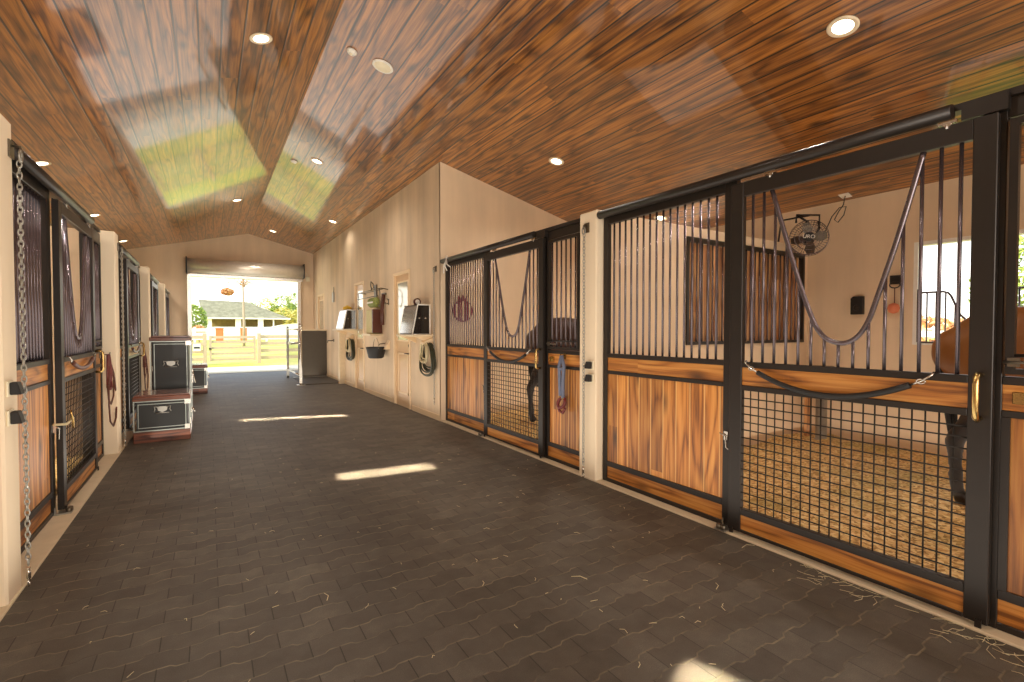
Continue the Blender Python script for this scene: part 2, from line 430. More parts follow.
# wall partitions and end columns
def column(name, x0, x1, y0, y1, label, mat='column', h=2.5):
    mb = MB(); mb.box((x0, y0, 0.0), (x1, y1, h)); return struct(mb, name, mat, label, bevel=.012)
column('wall_pillar_right', RX+.002, 3.2, 3.345, 3.585, 'cream stucco pillar between the two right stalls')
column('wall_pillar_right.001', RX+.002, 3.2, -1.41, -1.19, 'cream stucco pillar beside the nearest right stall')
for k, yy in enumerate((-.16, 3.39, 6.94, 10.49, 14.04)):
    column('wall_pillar_left', -1.12, LX-.01, yy, yy+.22, None)
mb = MB()
PO = (4.29, 6.64, 1.24, 2.39)
wall_with_holes(mb, 'Y', 3.2, WXR, 3.38, 3.53, lambda x: 2.5, [PO]); struct(mb, 'wall_partition_right', 'wall', 'beige partition with a slatted opening between the right stalls')
mb = MB(); mb.prism([(3.2, -1.4, 0), (WXR, -1.4, 0), (WXR, -1.4, 2.5), (3.2, -1.4, 2.5)], (0, .15, 0)); struct(mb, 'wall_partition_right.001', 'wall')
for k, yy in enumerate((-.13, 3.42, 6.97, 10.52, 14.07)):
    mb = MB(); mb.box((WXL, yy, 0), (-1.12, yy+.15, 2.5)); struct(mb, 'wall_partition_left', 'wall')

# slatted grille set in the right partition
t = thing('partition_grille', 'brown slatted timber grille in black frame set in the stall partition', 'grille', (PO[0], 3.38, PO[2]))
W_, H_ = PO[1]-PO[0], PO[3]-PO[2]
mb = MB(); mb.box((0, -.02, 0), (W_, .03, .035)); mb.box((0, -.02, H_-.05), (W_, .03, H_)); mb.box((0, -.02, .035), (.035, .03, H_-.05)); mb.box((W_-.035, -.02, .035), (W_, .03, H_-.05))
mb.build('frame', 'black', t)
mb = MB(); x = .05
while x < W_-.1:
    mb.box((x, .035, .036), (x+.072, .055, H_-.051)); x += .09
mb.build('slat_panel', 'slats', t)
mb = MB(); x = .08
while x < W_-.05:
    mb.tube([(x, -.005, .03), (x, -.005, H_-.04)], .009, 6); x += .09
mb.build('bar_row', 'bar', t)

# shavings bedding
def bedding(x0, x1, y0, y1, name):
    mb = MB(); n1, n2 = 46, 44; V = []
    for i in range(n1+1):
        for j in range(n2+1):
            x = lerp(x0, x1, i/n1); y = lerp(y0, y1, j/n2)
            z = .045+.05*noise.noise(Vector((x*1.3, y*1.3, 0)))+.025*noise.noise(Vector((x*6, y*6, 3)))
            V.append(mb.bm.verts.new((x, y, max(z, .0))))
    for i in range(n1):
        for j in range(n2):
            a = i*(n2+1)+j; f = mb.bm.faces.new([V[a], V[a+n2+1], V[a+n2+2], V[a+1]]); f.smooth = True
    o = mb.build(name, 'shavings'); return o
tag(bedding(3.2, WXR, -1.24, 3.37, 'wood_shavings'), 'golden wood shavings bedding on the floor of the near right stall', 'bedding', None, 'stuff')
tag(bedding(3.2, WXR, 3.54, 6.84, 'wood_shavings'), 'golden wood shavings bedding on the floor of the far right stall', 'bedding', None, 'stuff')
for k in range(4):
    y = 3.58+3.55*k
    tag(bedding(WXL, -1.13, y, y+3.38 if k < 3 else YF, 'wood_shavings'), None, 'bedding', 'bedding of the left stalls', 'stuff')['label'] = 'wood shavings bedding on the floor of a left stall'

# ------------------------------------------------------------------ stall fronts (local: x along, -y towards the aisle, z up)
bar_cache = {}
def bar(parent, x, y, z0, z1, r=.0088, name='bar', mat='bar'):
    key = (round(z0, 3), round(z1, 3), r, mat)
    if key not in bar_cache:
        mb = MB(); mb.tube([(0, 0, z0), (0, 0, z1)], r, 8); bar_cache[key] = mb.mesh('bar', mat)
    return obj(name, bar_cache[key], parent, (x, y, 0))

def wide_panel(label):
    t = thing('stall_screen', label, 'stall panel', group='fixed grilled stall panels')
    W = 1.32
    mb = MB()
    mb.box((0, 0, .012), (.05, .05, 2.45)); mb.box((W-.09, 0, .012), (W, .05, 2.45))
    for z0, z1 in ((.012, .045), (.155, .20), (1.0, 1.032), (1.15, 1.187), (2.36, 2.45)): mb.box((.05, 0, z0), (W-.09, .05, z1))
    mb.build('frame', 'black', t, bevel=.003)
    mb = MB(); mb.box((.05, .012, 1.032), (W-.09, .04, 1.15)); mb.build('rail_board', 'board_h', t)
    mb = MB(); mb.box((.05, .012, .20), (W-.09, .04, 1.0)); mb.build('board_panel', 'boards_v', t)
    mb = MB(); mb.box((.05, .012, .045), (W-.09, .04, .155)); mb.build('kick_board', 'board_h', t)
    for i in range(16): bar(t, .05+(i+.9)*(W-.14)/17, .025, 1.187, 2.36)
    # latch pin on the post
    mb = MB(); mb.obox((W-.05, -.012, .66), (.03, .02, .06), Matrix.Identity(3)); mb.tube([(W-.09, -.03, .675), (W-.045, -.035, .66), (W-.04, -.03, .58), (W-.02, -.03, .57)], .006, 6)
    mb.build('latch', 'steel', t)['label'] = 'silver latch pin'
    return t

def narrow_panel(W, label, gate=True):
    t = thing('feed_stall_screen', label, 'stall panel', group='stall panels beside the doors')
    mb = MB()
    mb.box((0, 0, .012), (.085, .05, 2.45)); mb.box((W-.05, 0, .012), (W, .05, 2.45))
    for z0, z1 in ((.012, .045), (.155, .20), (1.0, 1.032), (1.15, 1.187), (2.36, 2.45)): mb.box((.085, 0, z0), (W-.05, .05, z1))
    mb.build('frame', 'black', t, bevel=.003)
    mb = MB(); mb.box((.085, .012, 1.032), (W-.05, .04, 1.15)); mb.build('rail_board', 'board_h', t)
    mb = MB(); mb.box((.115, .012, .20), (W-.05, .04, 1.0)); mb.build('board_panel', 'boards_v', t)
    mb = MB(); mb.box((.085, .0, .20), (.115, .045, 1.0)); mb.build('edge_strip', 'black', t)
    mb = MB(); mb.box((.085, .012, .045), (W-.05, .04, .155)); mb.build('kick_board', 'board_h', t)
    # hinged feed opening framed inside the grille
    x0, x1 = .095, W-.062
    mb = MB(); mb.box((x0, -.012, 1.20), (x0+.03, .022, 2.35)); mb.box((x1-.03, -.012, 1.20), (x1, .022, 2.35))
    mb.box((x0+.03, -.012, 1.20), (x1-.03, .022, 1.225)); mb.box((x0+.03, -.012, 2.32), (x1-.03, .022, 2.35))
    mb.tube([(x0+.03, -.005, 1.285), (x1-.03, -.005, 1.285)], .008, 6)
    g = mb.build('feed_door', 'black', t)
    n = max(5, int((x1-x0-.06)/.072))
    for i in range(n): bar(g, x0+.03+(i+.5)*(x1-x0-.06)/n, .005, 1.225, 2.32)
    mb = MB(); mb.tube([(x0-.005, -.02, 1.255), (x0+.16, -.02, 1.255)], .007, 6); mb.box((x0+.01, -.022, 1.235), (x0+.05, -.012, 1.275)); mb.build('slide_bolt', 'dark_steel', g)
    mb = MB(); mb.box((.12, -.004, 1.065), (.195, .0119, 1.12)); mb.build('name_plate', 'brass', t, bevel=.002)['label'] = 'small brass plate'
    return t

YOKE = [(1.545, 2.29), (1.70, 1.80), (1.765, 1.61), (1.80, 1.52), (1.845, 1.42), (1.90, 1.355), (1.965, 1.328), (2.03, 1.33), (2.09, 1.37), (2.14, 1.45), (2.175, 1.55), (2.27, 1.85), (2.345, 2.12), (2.39, 2.29)]
YOKE = [(1.585+(x-1.545)*.77/.845, z) for x, z in YOKE]
D0 = 1.31     # where the door starts along the front
def yoke_z(x):
    for (a, za), (b, zb) in zip(YOKE, YOKE[1:]):
        if a <= x <= b: return lerp(za, zb, (x-a)/(b-a))
    return None
mesh_cache = {}
def sliding_door(label):
    t = thing('sliding_stall_door', label, 'stall door', group='sliding stall doors')
    W = 1.32; a, b = -.05, -.01
    mb = MB(); mb.box((0, a, .03), (.09, b, 2.385)); mb.box((W-.085, a, .03), (W, b, 2.385))
    for z0, z1 in ((.03, .05), (.15, .195), (.995, 1.03), (1.15, 1.187), (2.29, 2.385)): mb.box((.09, a, z0), (W-.085, b, z1))
    mb.build('frame', 'black', t, bevel=.003)
    mb = MB(); mb.box((.09, a+.01, 1.03), (W-.085, b-.005, 1.15)); mb.build('rail_board', 'board_h', t)
    mb = MB(); mb.box((.09, a+.01, .05), (W-.085, b-.005, .15)); mb.build('kick_board', 'board_h', t)
    x0, x1 = .09, W-.085
    for i in range(15):
        x = x0+(i+.8)*(x1-x0)/15.4
        yz = yoke_z(x+D0)
        bar(t, x, -.03, 1.187, 2.29 if yz is None else yz)
    pts = []
    P = [Vector((x-D0, -.03, z)) for x, z in YOKE]
    for i in range(len(P)-1):
        p0, p1, p2, p3 = P[max(i-1, 0)], P[i], P[i+1], P[min(i+2, len(P)-1)]
        for k in range(4):
            u = k/4; pts.append(.5*((2*p1)+(p2-p0)*u+(2*p0-5*p1+4*p2-p3)*u*u+(3*p1-p0-3*p2+p3)*u**3))
    pts.append(P[-1])
    mb = MB(); mb.tube(pts, .014, 10); mb.build('yoke', 'bar', t)
    if 'wire' not in mesh_cache:
        mb = MB(); z0, z1 = .195, .995; n = 21
        for i in range(1, n): x = x0+(x1-x0)*i/n; mb.tube([(x, -.028, z0), (x, -.028, z1)], .0041, 5)
        for i in range(1, 15): z = z0+(z1-z0)*i/15; mb.tube([(x0, -.035, z), (x1, -.035, z)], .0041, 5)
        mesh_cache['wire'] = mb.mesh('wire_mesh', 'wire')
    obj('wire_mesh', mesh_cache['wire'], t)
    mb = MB(); hx = W-.042
    mb.tube([(hx, a, .99), (hx, a-.035, .985), (hx, a-.055, 1.0), (hx, a-.06, 1.03), (hx, a-.06, 1.15), (hx, a-.055, 1.18), (hx, a-.035, 1.195), (hx, a, 1.19)], .0125, 10)
    mb.build('handle', 'brass', t)['label'] = 'curved brass pull handle'
    for x in (.27, 1.14):
        mb = MB(); mb.box((x-.035, -.052, 2.392), (x+.035, -.03, 2.41)); mb.tube([(x, -.04, 2.37), (x, -.04, 2.43)], .012, 8); mb.lathe([(.018, -.006), (.018, .006)], (x, -.045, 2.395), 'Y', 10)
        mb.build('hanger', 'steel', t)['label'] = 'silver track hanger'
    mb = MB()
    for x in (.03, W-.03): mb.box((x-.012, -.06, .0), (x+.012, -.05, .05))
    mb.build('foot_tab', 'black', t)
    return t

def door_track(label):
    t = thing('door_track', label, 'door track', group='round door tracks over the stall fronts')
    mb = MB(); mb.tube([(.0, -.05, 2.445), (2.47, -.05, 2.445)], .036, 14); mb.build('rail', 'black', t)
    mb = MB(); mb.box((0, -.02, 2.452), (3.2, .05, 2.485)); mb.box((2.50, -.045, 2.392), (2.66, -.002, 2.47)); mb.build('header', 'black', t)
    mb = MB(); mb.box((1.35, -.014, 2.391), (2.6, -.004, 2.397)); mb.build('lower_lip', 'steel', t)
    return t

def stall_guard(label, mat='rubber', sag=.17):
    t = thing('stall_guard', label, 'stall guard', group='stall guards slung across the doors')
    a, b = Vector((1.44, -.075, 1.175)), Vector((2.42, -.075, 1.17))
    p = catenary(a, b, sag, 22)
    mb = MB(); mb.tube(p[2:-2], .0165, 10); mb.build('strap', mat, t)
    for nm, q in (('snap', p[:3]), ('snap', p[-3:][::-1])):
        mb = MB(); c = q[0]; mb.tube([(c.x, -.055, c.z+.02), (c.x, -.075, c.z+.01), q[1], q[2]], .006, 6)
        mb.tube([q[1]+Vector((.018*cos(k*pi/4), 0, .012*sin(k*pi/4))) for k in range(8)], .004, 5, True); mb.build(nm, 'steel', t)
    return t

def floor_guide(label):
    t = thing('door_guide', label, 'door guide', group='steel door guides on the sills')
    mb = MB(); mb.box((-.03, -.10, .012), (.05, -.0, .022)); mb.box((-.03, -.012, .022), (-.02, -.004, .07)); mb.build('bracket', 'galv', t)
    for x in (-.005, .03):
        mb = MB(); mb.lathe([(.016, 0), (.018, .005), (.018, .024), (.014, .03)], (x, -.085, .022), 'Z', 14); mb.build('roller', 'dark_steel', t)
    return t

# prototypes
panel0 = wide_panel('x'); door0 = sliding_door('x'); track0 = door_track('x'); guide0 = floor_guide('x')
fronts = [
 ('R', 3.335, 1.9, 'the near right stall', True), ('R', 6.85, .675, 'the far right stall', False),
 ('L', .06, .735, 'the frontmost left stall', False), ('L', 3.61, .735, 'the nearest left stall', True), ('L', 7.16, .735, 'the second left stall', False), ('L', 10.71, .735, 'the third left stall', False), ('L', 14.26, .555, 'the farthest left stall', False)]
used = {}
def first_or_copy(proto, key):
    if key not in used: used[key] = 1; return proto
    return copy_tree(proto)
for side, ys, nw, nm, near in fronts:
    if side == 'R': T = lambda s, y=ys: (RFX, y-s, 0); rz = RT; sd = 'right'
    else: T = lambda s, y=ys: (LFX, y+s, 0); rz = LT; sd = 'left'
    place(first_or_copy(panel0, 'p'), T(0), rz, 'grille over upright orange pine boards, widest fixed screen of '+nm)
    place(first_or_copy(door0, 'd'), T(D0), rz, 'sliding door with U-shaped yoke and black wire mesh, entrance of '+nm)
    place(first_or_copy(track0, 't'), T(0), rz, 'round black sliding door track above '+nm)
    place(first_or_copy(guide0, 'g'), T(1.27), rz, 'small steel door guide on the sill at the door of '+nm)
    n = narrow_panel(nw, 'narrower screen with brass plate and feed opening beside the door of %s' % nm); place(n, T(2.565), rz)
    if .5 < ys < 8:
        g = stall_guard(('black rubber stall guard' if side == 'R' else 'brown leather stall guard')+' slung across the door of '+nm, 'rubber' if side == 'R' else 'leather', .15 if side == 'R' else .1)
        place(g, T(0), rz)
    if not near or side == 'L': pass

# ------------------------------------------------------------------ chains, sockets, tack on pillars
def chain(loc, rz, length, label, z0=2.35, plate=True):
    t = thing('cross_tie_chain', label, 'chain', loc, rz, group='cross-tie chains hanging on pillars')
    mb = MB(); mb.box((-.035, -.008, z0-.045), (.035, 0, z0+.045)); mb.tube([(.0, -.01, z0+.02), (0, -.04, z0+.02), (0, -.045, z0-.005), (0, -.03, z0-.02)], .007, 6); mb.build('wall_plate', 'dark_steel', t)
    mb = MB(); mb.tube([(0+.022*sin(a), -.04, z0-.03+.032*cos(a)) for a in [k*pi/6 for k in range(12)]], .006, 6, True)
    z = z0-.062; i = 0
    while z > z0-length:
        pts = []
        for k in range(8):
            a = k*pi/4; u = .011*sin(a); w = .021*cos(a)
            pts.append((u if i % 2 else .0+u*.25, -.034+(0 if i % 2 else u), z+w-.01))
        mb.tube(pts, .0036, 5, True); z -= .030; i += 1
    mb.build('links', 'galv', t)
    mb = MB(); zz = z0-length-.01
    mb.tube([(0, -.034, zz), (0, -.034, zz-.06)], .010, 8); mb.tube([(.014*sin(a), -.034, zz-.08+.022*cos(a)) for a in [k*pi/5 for k in range(10)]], .005, 6, True)
    mb.build('snap', 'steel', t)
    return t
chain((RX, 3.475, 0), RT, 2.22, 'galvanised chain hanging down the cream pillar between the right stalls')
chain((LX-.01, 3.575, 0), LT, 2.22, 'galvanised chain hanging down the nearest left pillar')
chain((LX-.01, 7.12, 0), LT, 2.2, 'galvanised chain hanging down the second left pillar')
chain((RX, 7.02, 0), RT, 2.0, 'galvanised chain on the wall beside the far right stall')

def socket(loc, rz, label):
    t = thing('power_socket', label, 'socket', loc, rz, group='outdoor sockets with covers')
    mb = MB(); mb.box((-.045, -.01, -.04), (.045, 0, .04)); mb.build('plate', 'cream', t, bevel=.003)
    mb = MB(); mb.prism([(-.03, -.01, -.032), (-.03, -.055, -.032), (-.03, -.04, .032), (-.03, -.01, .032)], (.06, 0, 0)); mb.build('cover', 'rubber', t, bevel=.004)['label'] = 'black flip cover'
    return t
socket((RX, 3.415, 1.075), RT, 'upper black-covered socket on the cream pillar between the right stalls')
socket((RX, 3.415, .955), RT, 'lower black-covered socket on the cream pillar between the right stalls')
socket((LX-.01, 3.47, 1.10), LT, 'upper black-covered socket on the nearest left pillar')
socket((LX-.01, 3.47, .95), LT, 'lower black-covered socket on the nearest left pillar')

def strap(mb, pts, w=.02, th=.004):
    mb.tube(pts, [w*.62]*len(pts), 6)
def halter(loc, rz, m1, m2, label):
    t = thing('halter', label, 'halter', loc, rz)
    mb = MB(); mb.box((-.02, -.006, -.03), (.02, 0, .03)); mb.tube([(0, -.006, .01), (0, -.05, .0), (0, -.055, .025)], .006, 6); mb.build('hook', 'brass', t)
    mb = MB()
    strap(mb, [(0, -.045, .01), (-.03, -.05, -.1), (-.02, -.05, -.28), (-.01, -.05, -.4)], .03)
    strap(mb, [(0, -.045, .01), (.035, -.04, -.1), (.025, -.045, -.25), (.02, -.04, -.42)], .03)
    strap(mb, [(-.03, -.05, -.12), (.035, -.04, -.13)], .03)
    mb.build('cheek_straps', m1, t)
    mb = MB(); mb.tube([(.0+.055*cos(a), -.045+.02*sin(a), -.47+.05*sin(a)) for a in [k*pi/6 for k in range(12)]], .018, 6, True)
    mb.tube([(-.05, -.05, -.5), (-.02, -.05, -.56), (.03, -.05, -.57), (.06, -.045, -.52)], .016, 6)
    mb.build('noseband', m2, t)
    mb = MB()
    for p in ((-.015, -.055, -.40), (.025, -.05, -.42), (0, -.055, -.12)): mb.tube([(p[0]+.013*cos(a), p[1], p[2]+.013*sin(a)) for a in [k*pi/4 for k in range(8)]], .004, 5, True)
    mb.build('ring', 'brass', t)
    return t
halter((RFX, 3.90, 1.13), RT, 'blue_web', 'red_leather', 'blue-grey halter with red noseband hung on the far right stall panel')

def bridle(loc, rz, label, s=1.0):
    t = thing('leather_bridle', label, 'bridle', loc, rz, group='leather bridles on the left side')
    mb = MB(); mb.box((-.03, -.008, -.02), (.03, 0, .05)); mb.tube([(0, -.008, .02), (0, -.08, .015), (0, -.09, .04)], .007, 6); mb.build('hook', 'dark_steel', t)
    mb = MB()
    for dx in (-.09, 0, .09): mb.tube([(dx*.5, -.075, .02), (dx-.01, -.08, -.08), (dx*1.4, -.08, -.2), (dx, -.075, -.33)], .011, 6)
    mb.tube([(-.06, -.085, -.33), (-.03, -.09, -.35), (.04, -.09, -.34), (.08, -.08, -.28)], .013, 6); mb.build('headpiece', 'red_leather', t)
    mb = MB(); mb.tube([(.0, -.075, .015), (-.12, -.09, -.2), (-.20, -.10, -.5), (-.14, -.10, -.68), (.04, -.10, -.76), (.22, -.10, -.70), (.30, -.10, -.5), (.20, -.09, -.2), (.0, -.07, .015)], .009, 6)
    mb.tube([(-.16, -.085, -.3), (-.1, -.085, -.46), (.04, -.085, -.52), (.2, -.085, -.45), (.24, -.085, -.26), (.1, -.085, -.1)], .008, 6); mb.build('reins', 'leather', t)
    return t
bridle((LFX+.01, 6.68, 1.12), LT, 'brown leather bridle with looped reins beside the nearest left door')
bridle((LFX, 10.1, 1.12), LT, 'brown leather bridle beside the second left door')

# wooden-handled tool hooked through the left door latch
t = thing('door_hook', 'tan cord and hook on the latch of the nearest left stall door', 'hook', (LFX, 4.93, .68), LT)
mb = MB(); mb.tube([(-.12, -.02, .02), (0, -.07, .0), (.12, -.085, .03)], .009, 6); mb.build('cord', 'hose2', t)
mb = MB(); mb.tube([(.05, -.085, .1), (.06, -.09, .05), (.1, -.09, .0), (.12, -.085, -.05)], .008, 6); mb.build('hook', 'brass', t)

# white twine on the far stall track
t = thing('baling_twine', 'white twine knotted on the upper corner of the far right stall', 'twine', (RFX-.08, 6.62, 2.45), RT)
mb = MB()
for pts in ([(0,0,0), (-.06, -.02, -.09), (-.10, 0, -.2)], [(0,0,0), (.05, -.02, -.08), (.13, 0, -.13)], [(0,0,0), (-.02, -.02, -.1), (.01, 0, -.17)], [(0, 0, 0), (-.04, 0, .04), (.02, 0, .05), (0, 0, 0)]):
    mb.tube(pts, .008, 5)
mb.build('strands', 'white', t)

# maroon plaque on the return wall inside the far stall
t = thing('wall_plaque', 'round maroon plaque with pointed crown inside the far right stall', 'plaque', (3.37, 6.85, 1.70))
mb = MB(); mb.lathe([(.165, 0), (.175, -.012), (.165, -.025)], (0, 0, 0), 'Y', 32)
mb.prism([(-.07, 0, .14), (-.08, 0, .24), (-.035, 0, .18), (0, 0, .25), (.035, 0, .18), (.08, 0, .24), (.07, 0, .14)], (0, -.02, 0)); mb.build('disc', 'maroon', t)
mb = MB()
for x in (-.11, -.055, 0, .055, .11): mb.box((x-.009, -.034, -.15+abs(x)*.4), (x+.009, -.0255, .15-abs(x)*.4))
mb.build('ribs', 'door_trim', t)

# ------------------------------------------------------------------ downlights and ceiling fittings
def cpoint(x, y, off=0):
    s = 1 if x > RIDGE else -1
    return Vector((x, y, cz(x)))-Vector((s*SL, 0, 1)).normalized()*off
def ctilt(x):
    s = 1 if x > RIDGE else -1
    return Matrix.Rotation(s*math.atan(SL), 3, 'Y')
def fitting(name, label, cat, x, y, group):
    t = thing(name, label, cat, cpoint(x, y, .001), 0, group)
    t.rotation_euler = ctilt(x).to_euler(); return t
trim_me = lens_me = None
LIGHTS = [(4.07, 1.81, 'recessed downlight above the near right stall door'), (.469, 5.41, 'recessed downlight left of the ridge nearest the camera'),
 (4.03, 5.30, 'recessed downlight above the far right stall'), (-1.915, 9.06, 'recessed downlight above the second left stall'),
 (-1.905, 12.59, 'recessed downlight above the third left stall'), (-1.85, 15.95, 'recessed downlight above the farthest left stall'),
 (1.61, 8.88, 'recessed downlight right of the ridge in mid aisle'), (.566, 12.46, 'recessed downlight left of the ridge in the far aisle'),
 (1.62, 15.78, 'recessed downlight nearest the gable wall'), (2.6, 12.4, 'recessed downlight close above the right wall'), (6.09, 5.29, 'recessed downlight near the back wall of the far right stall'),
 (-1.9, 5.4, 'recessed downlight above the nearest left stall'), (.5, 1.8, 'downlight'), (-1.9, 1.8, 'downlight'), (4.05, -1.7, 'downlight'), (.5, -1.7, 'downlight')]
first = None
for i, (x, y, lab) in enumerate(LIGHTS):
    if i not in (11, 12, 13, 14, 15):
        if first is None:
            first = t = fitting('recessed_downlight', lab, 'ceiling light', x, y, 'recessed downlights')
            mb = MB(); mb.lathe([(.105, 0), (.105, -.008), (.095, -.013), (.078, -.006)], (0,0,0), 'Z', 32); mb.build('trim_ring', 'lamp_trim', t)
            mb = MB(); mb.lathe([(.078, -.002), (.07, -.0065), (.001, -.009)], (0,0,0), 'Z', 32); mb.build('lens', 'lamp', t)
        else:
            t = copy_tree(first); t.location = cpoint(x, y, .001); t.rotation_euler = ctilt(x).to_euler(); t['label'] = lab
    L = bpy.data.lights.new('downlight_lamp', 'SPOT'); L.energy = 105 if abs(x-2.6) > .01 else 25; L.color = (1, .91, .80); L.spot_size = radians(150); L.spot_blend = .8; L.shadow_soft_size = .07
    o = bpy.data.objects.new('downlight_lamp', L); COL.objects.link(o); o.location = cpoint(x, y, .04)
t = fitting('ceiling_speaker', 'large round white speaker grille in the ceiling', 'speaker', 1.65, 5.30, None)
mb = MB(); mb.lathe([(.115, 0), (.115, -.008), (.105, -.012)], (0,0,0), 'Z', 32); mb.build('rim', 'white', t)
mb = MB(); mb.lathe([(.104, -.008), (.08, -.0145), (.001, -.016)], (0,0,0), 'Z', 32); mb.build('grille', 'cream', t)
for x, y, lab in ((1.327, 5.33, 'small round white smoke detector beside the ceiling speaker'), (1.306, 9.32, 'small round white smoke detector in the mid ceiling')):
    t = fitting('smoke_detector', lab, 'detector', x, y, 'smoke detectors')
    mb = MB(); mb.lathe([(.055, 0), (.055, -.012), (.04, -.03), (.001, -.034)], (0,0,0), 'Z', 24); mb.build('body', 'white', t)
    mb = MB(); mb.lathe([(.016, -.03), (.014, -.04), (.001, -.042)], (0,0,0), 'Z', 16); mb.build('sensor', 'cream', t)

# ------------------------------------------------------------------ near right stall: back wall things
def text_mesh(s, size, ext, mat):
    c = bpy.data.curves.new('lettering', 'FONT'); c.body = s; c.size = size; c.extrude = ext; c.align_x = 'CENTER'; c.align_y = 'CENTER'
    o = bpy.data.objects.new('tmp', c); COL.objects.link(o); dg = bpy.context.evaluated_depsgraph_get()
    me = bpy.data.meshes.new_from_object(o.evaluated_get(dg)); bpy.data.objects.remove(o); me.materials.clear(); me.materials.append(M[mat]); return me
FC = Vector((6.12, 3.06, 2.50))
t = thing('stall_fan', 'round wire-guard barn fan on a bracket above the slatted grille', 'fan', FC, 0)
t.rotation_euler = (0, radians(8), radians(-62))      # local -y looks out of the guard
mb = MB()
R_ = .205
for r, y in ((R_, -.05), (R_*.985, -.085), (.15, -.11), (.1, -.122), (.055, -.128), (R_, .05), (.12, .1)):
    mb.tube([(r*cos(a), y, r*sin(a)) for a in [k*2*pi/28 for k in range(28)]], .0035, 5, True)
for k in range(40):
    a = k*2*pi/40; c, s_ = cos(a), sin(a)
    mb.tube([(.05*c, -.128, .05*s_), (.12*c, -.118, .12*s_), (R_*.985*c, -.085, R_*.985*s_), (R_*c, 0, R_*s_), (R_*c, .05, R_*s_), (.12*c, .1, .12*s_)], .0018, 4)
mb.build('guard', 'bar', t)
mb = MB()
for k in range(4):
    a = k*pi/2+.3; rot = Matrix.Rotation(-a, 3, 'Y') @ Matrix.Rotation(.5, 3, 'X')
    mb.prism([rot @ Vector(p)+Vector((0, -.02, 0)) for p in [(.03, 0, -.03), (.12, 0, -.07), (.185, 0, -.05), (.19, 0, .03), (.12, 0, .06), (.03, 0, .03)]], (0, .004, 0))
mb.build('blades', 'dark_steel', t)
mb = MB(); mb.lathe([(.05, .0), (.065, .03), (.065, .11), (.04, .14)], (0,0,0), 'Y', 20); mb.build('motor', 'rubber', t)
mb = MB(); mb.lathe([(.055, -.129), (.05, -.134), (.001, -.136)], (0,0,0), 'Y', 20); hub = mb.build('badge', 'rubber', t)
me = text_mesh('URO', .06, .001, 'white'); o = obj('lettering', me, hub, (0, -.138, 0)); o.rotation_euler = (pi/2, 0, 0)
mb = MB(); mb.tube([(-.16, .06, .19), (-.17, .06, .285), (.07, .06, .29), (.09, .03, .12), (.07, .0, R_)], .013, 6); mb.tube([(-.17, .06, .285), (-.04, .02, R_*.97)], .013, 6); mb.tube([(.09, .03, .12), (.06, .08, .04)], .013, 6)
mb.build('bracket', 'black', t)
inv = (Matrix.Translation(FC) @ Euler((0, radians(8), radians(-62))).to_matrix().to_4x4()).inverted()
mb = MB(); mb.tube([inv @ Vector(p) for p in ((6.14, 3.05, 2.78), (6.14, 3.40, 2.78), (6.14, 3.44, 2.49))], .013, 6); mb.build('mount_arm', 'black', t)
# cord and its plate
t = thing('fan_cord', 'black fan cord looping up to a white ceiling plate', 'cord', (6.6, 2.9, 3.0))
def rel(p): return Vector(p)-Vector((6.6, 2.9, 3.0))
mb = MB(); mb.tube([rel(p) for p in ((6.62, 2.89, 3.04), (6.60, 2.90, 2.93), (6.58, 2.94, 2.86), (6.56, 2.98, 2.76), (6.56, 2.94, 2.72), (6.57, 2.88, 2.80), (6.58, 2.86, 2.90), (6.57, 2.93, 2.90), (6.54, 3.0, 2.80), (6.50, 3.02, 2.70), (6.40, 3.02, 2.58), (6.28, 3.04, 2.50), (6.20, 3.09, 2.50))], .006, 6); mb.build('cable', 'rubber', t)
mb = MB(); mb.obox(rel((6.62, 2.89, cz(6.62)-.004)), (.11, .11, .008), ctilt(6.62)); mb.build('ceiling_plate', 'white', t)
t = thing('wall_speaker', 'small black box on the back wall of the near right stall', 'speaker', (WXR, 2.78, 1.70), RT)
mb = MB(); mb.prism([(-.065, 0, -.11), (.065, 0, -.11), (.065, 0, .11), (-.04, 0, .11), (-.065, 0, .085)], (0, -.06, 0)); mb.build('body', 'rubber', t, bevel=.004)
mb = MB(); mb.lathe([(.035, -.061), (.03, -.066), (.001, -.063)], (0.0, 0, -.03), 'Y', 18); mb.build('cone', 'black', t)
t = thing('salt_lick', 'pink salt lick on a cord hanging from a black ring holder', 'salt lick', (WXR, 2.40, 1.98), RT)
mb = MB(); mb.box((-.055, -.025, -.05), (.055, 0, .05)); mb.build('holder', 'rubber', t)
mb = MB(); mb.tube([(.05*cos(a), -.04, -.06+.035*sin(a)) for a in [k*pi/8 for k in range(16)]], .007, 6, True); mb.build('ring', 'black', t)
mb = MB(); mb.tube([(0, -.04, -.09), (0, -.04, -.28)], .005, 5); mb.build('cord', 'leather', t)
mb = MB(); mb.lathe([(.01, .06), (.045, .045), (.06, 0), (.045, -.045), (.01, -.06)], (0, -.062, -.33), 'Z', 14); mb.build('block', 'salt', t)
t = thing('stall_waterer', 'galvanised pedestal waterer against the back wall of the near right stall', 'waterer', (6.48, 3.06, .02))
mb = MB(); mb.lathe([(.11, 0), (.11, .02), (.062, .03), (.062, .78)], (0,0,0), 'Z', 20); mb.build('pedestal', 'galv', t)
mb = MB(); mb.lathe([(.06, .78), (.13, .8), (.15, .92), (.14, .93), (.12, .83), (.001, .82)], (0,0,0), 'Z', 24); mb.build('bowl', 'steel', t)
mb = MB(); mb.box((-.07, .14, 0), (.02, .17, .88)); mb.build('backing_board', 'slats', t)

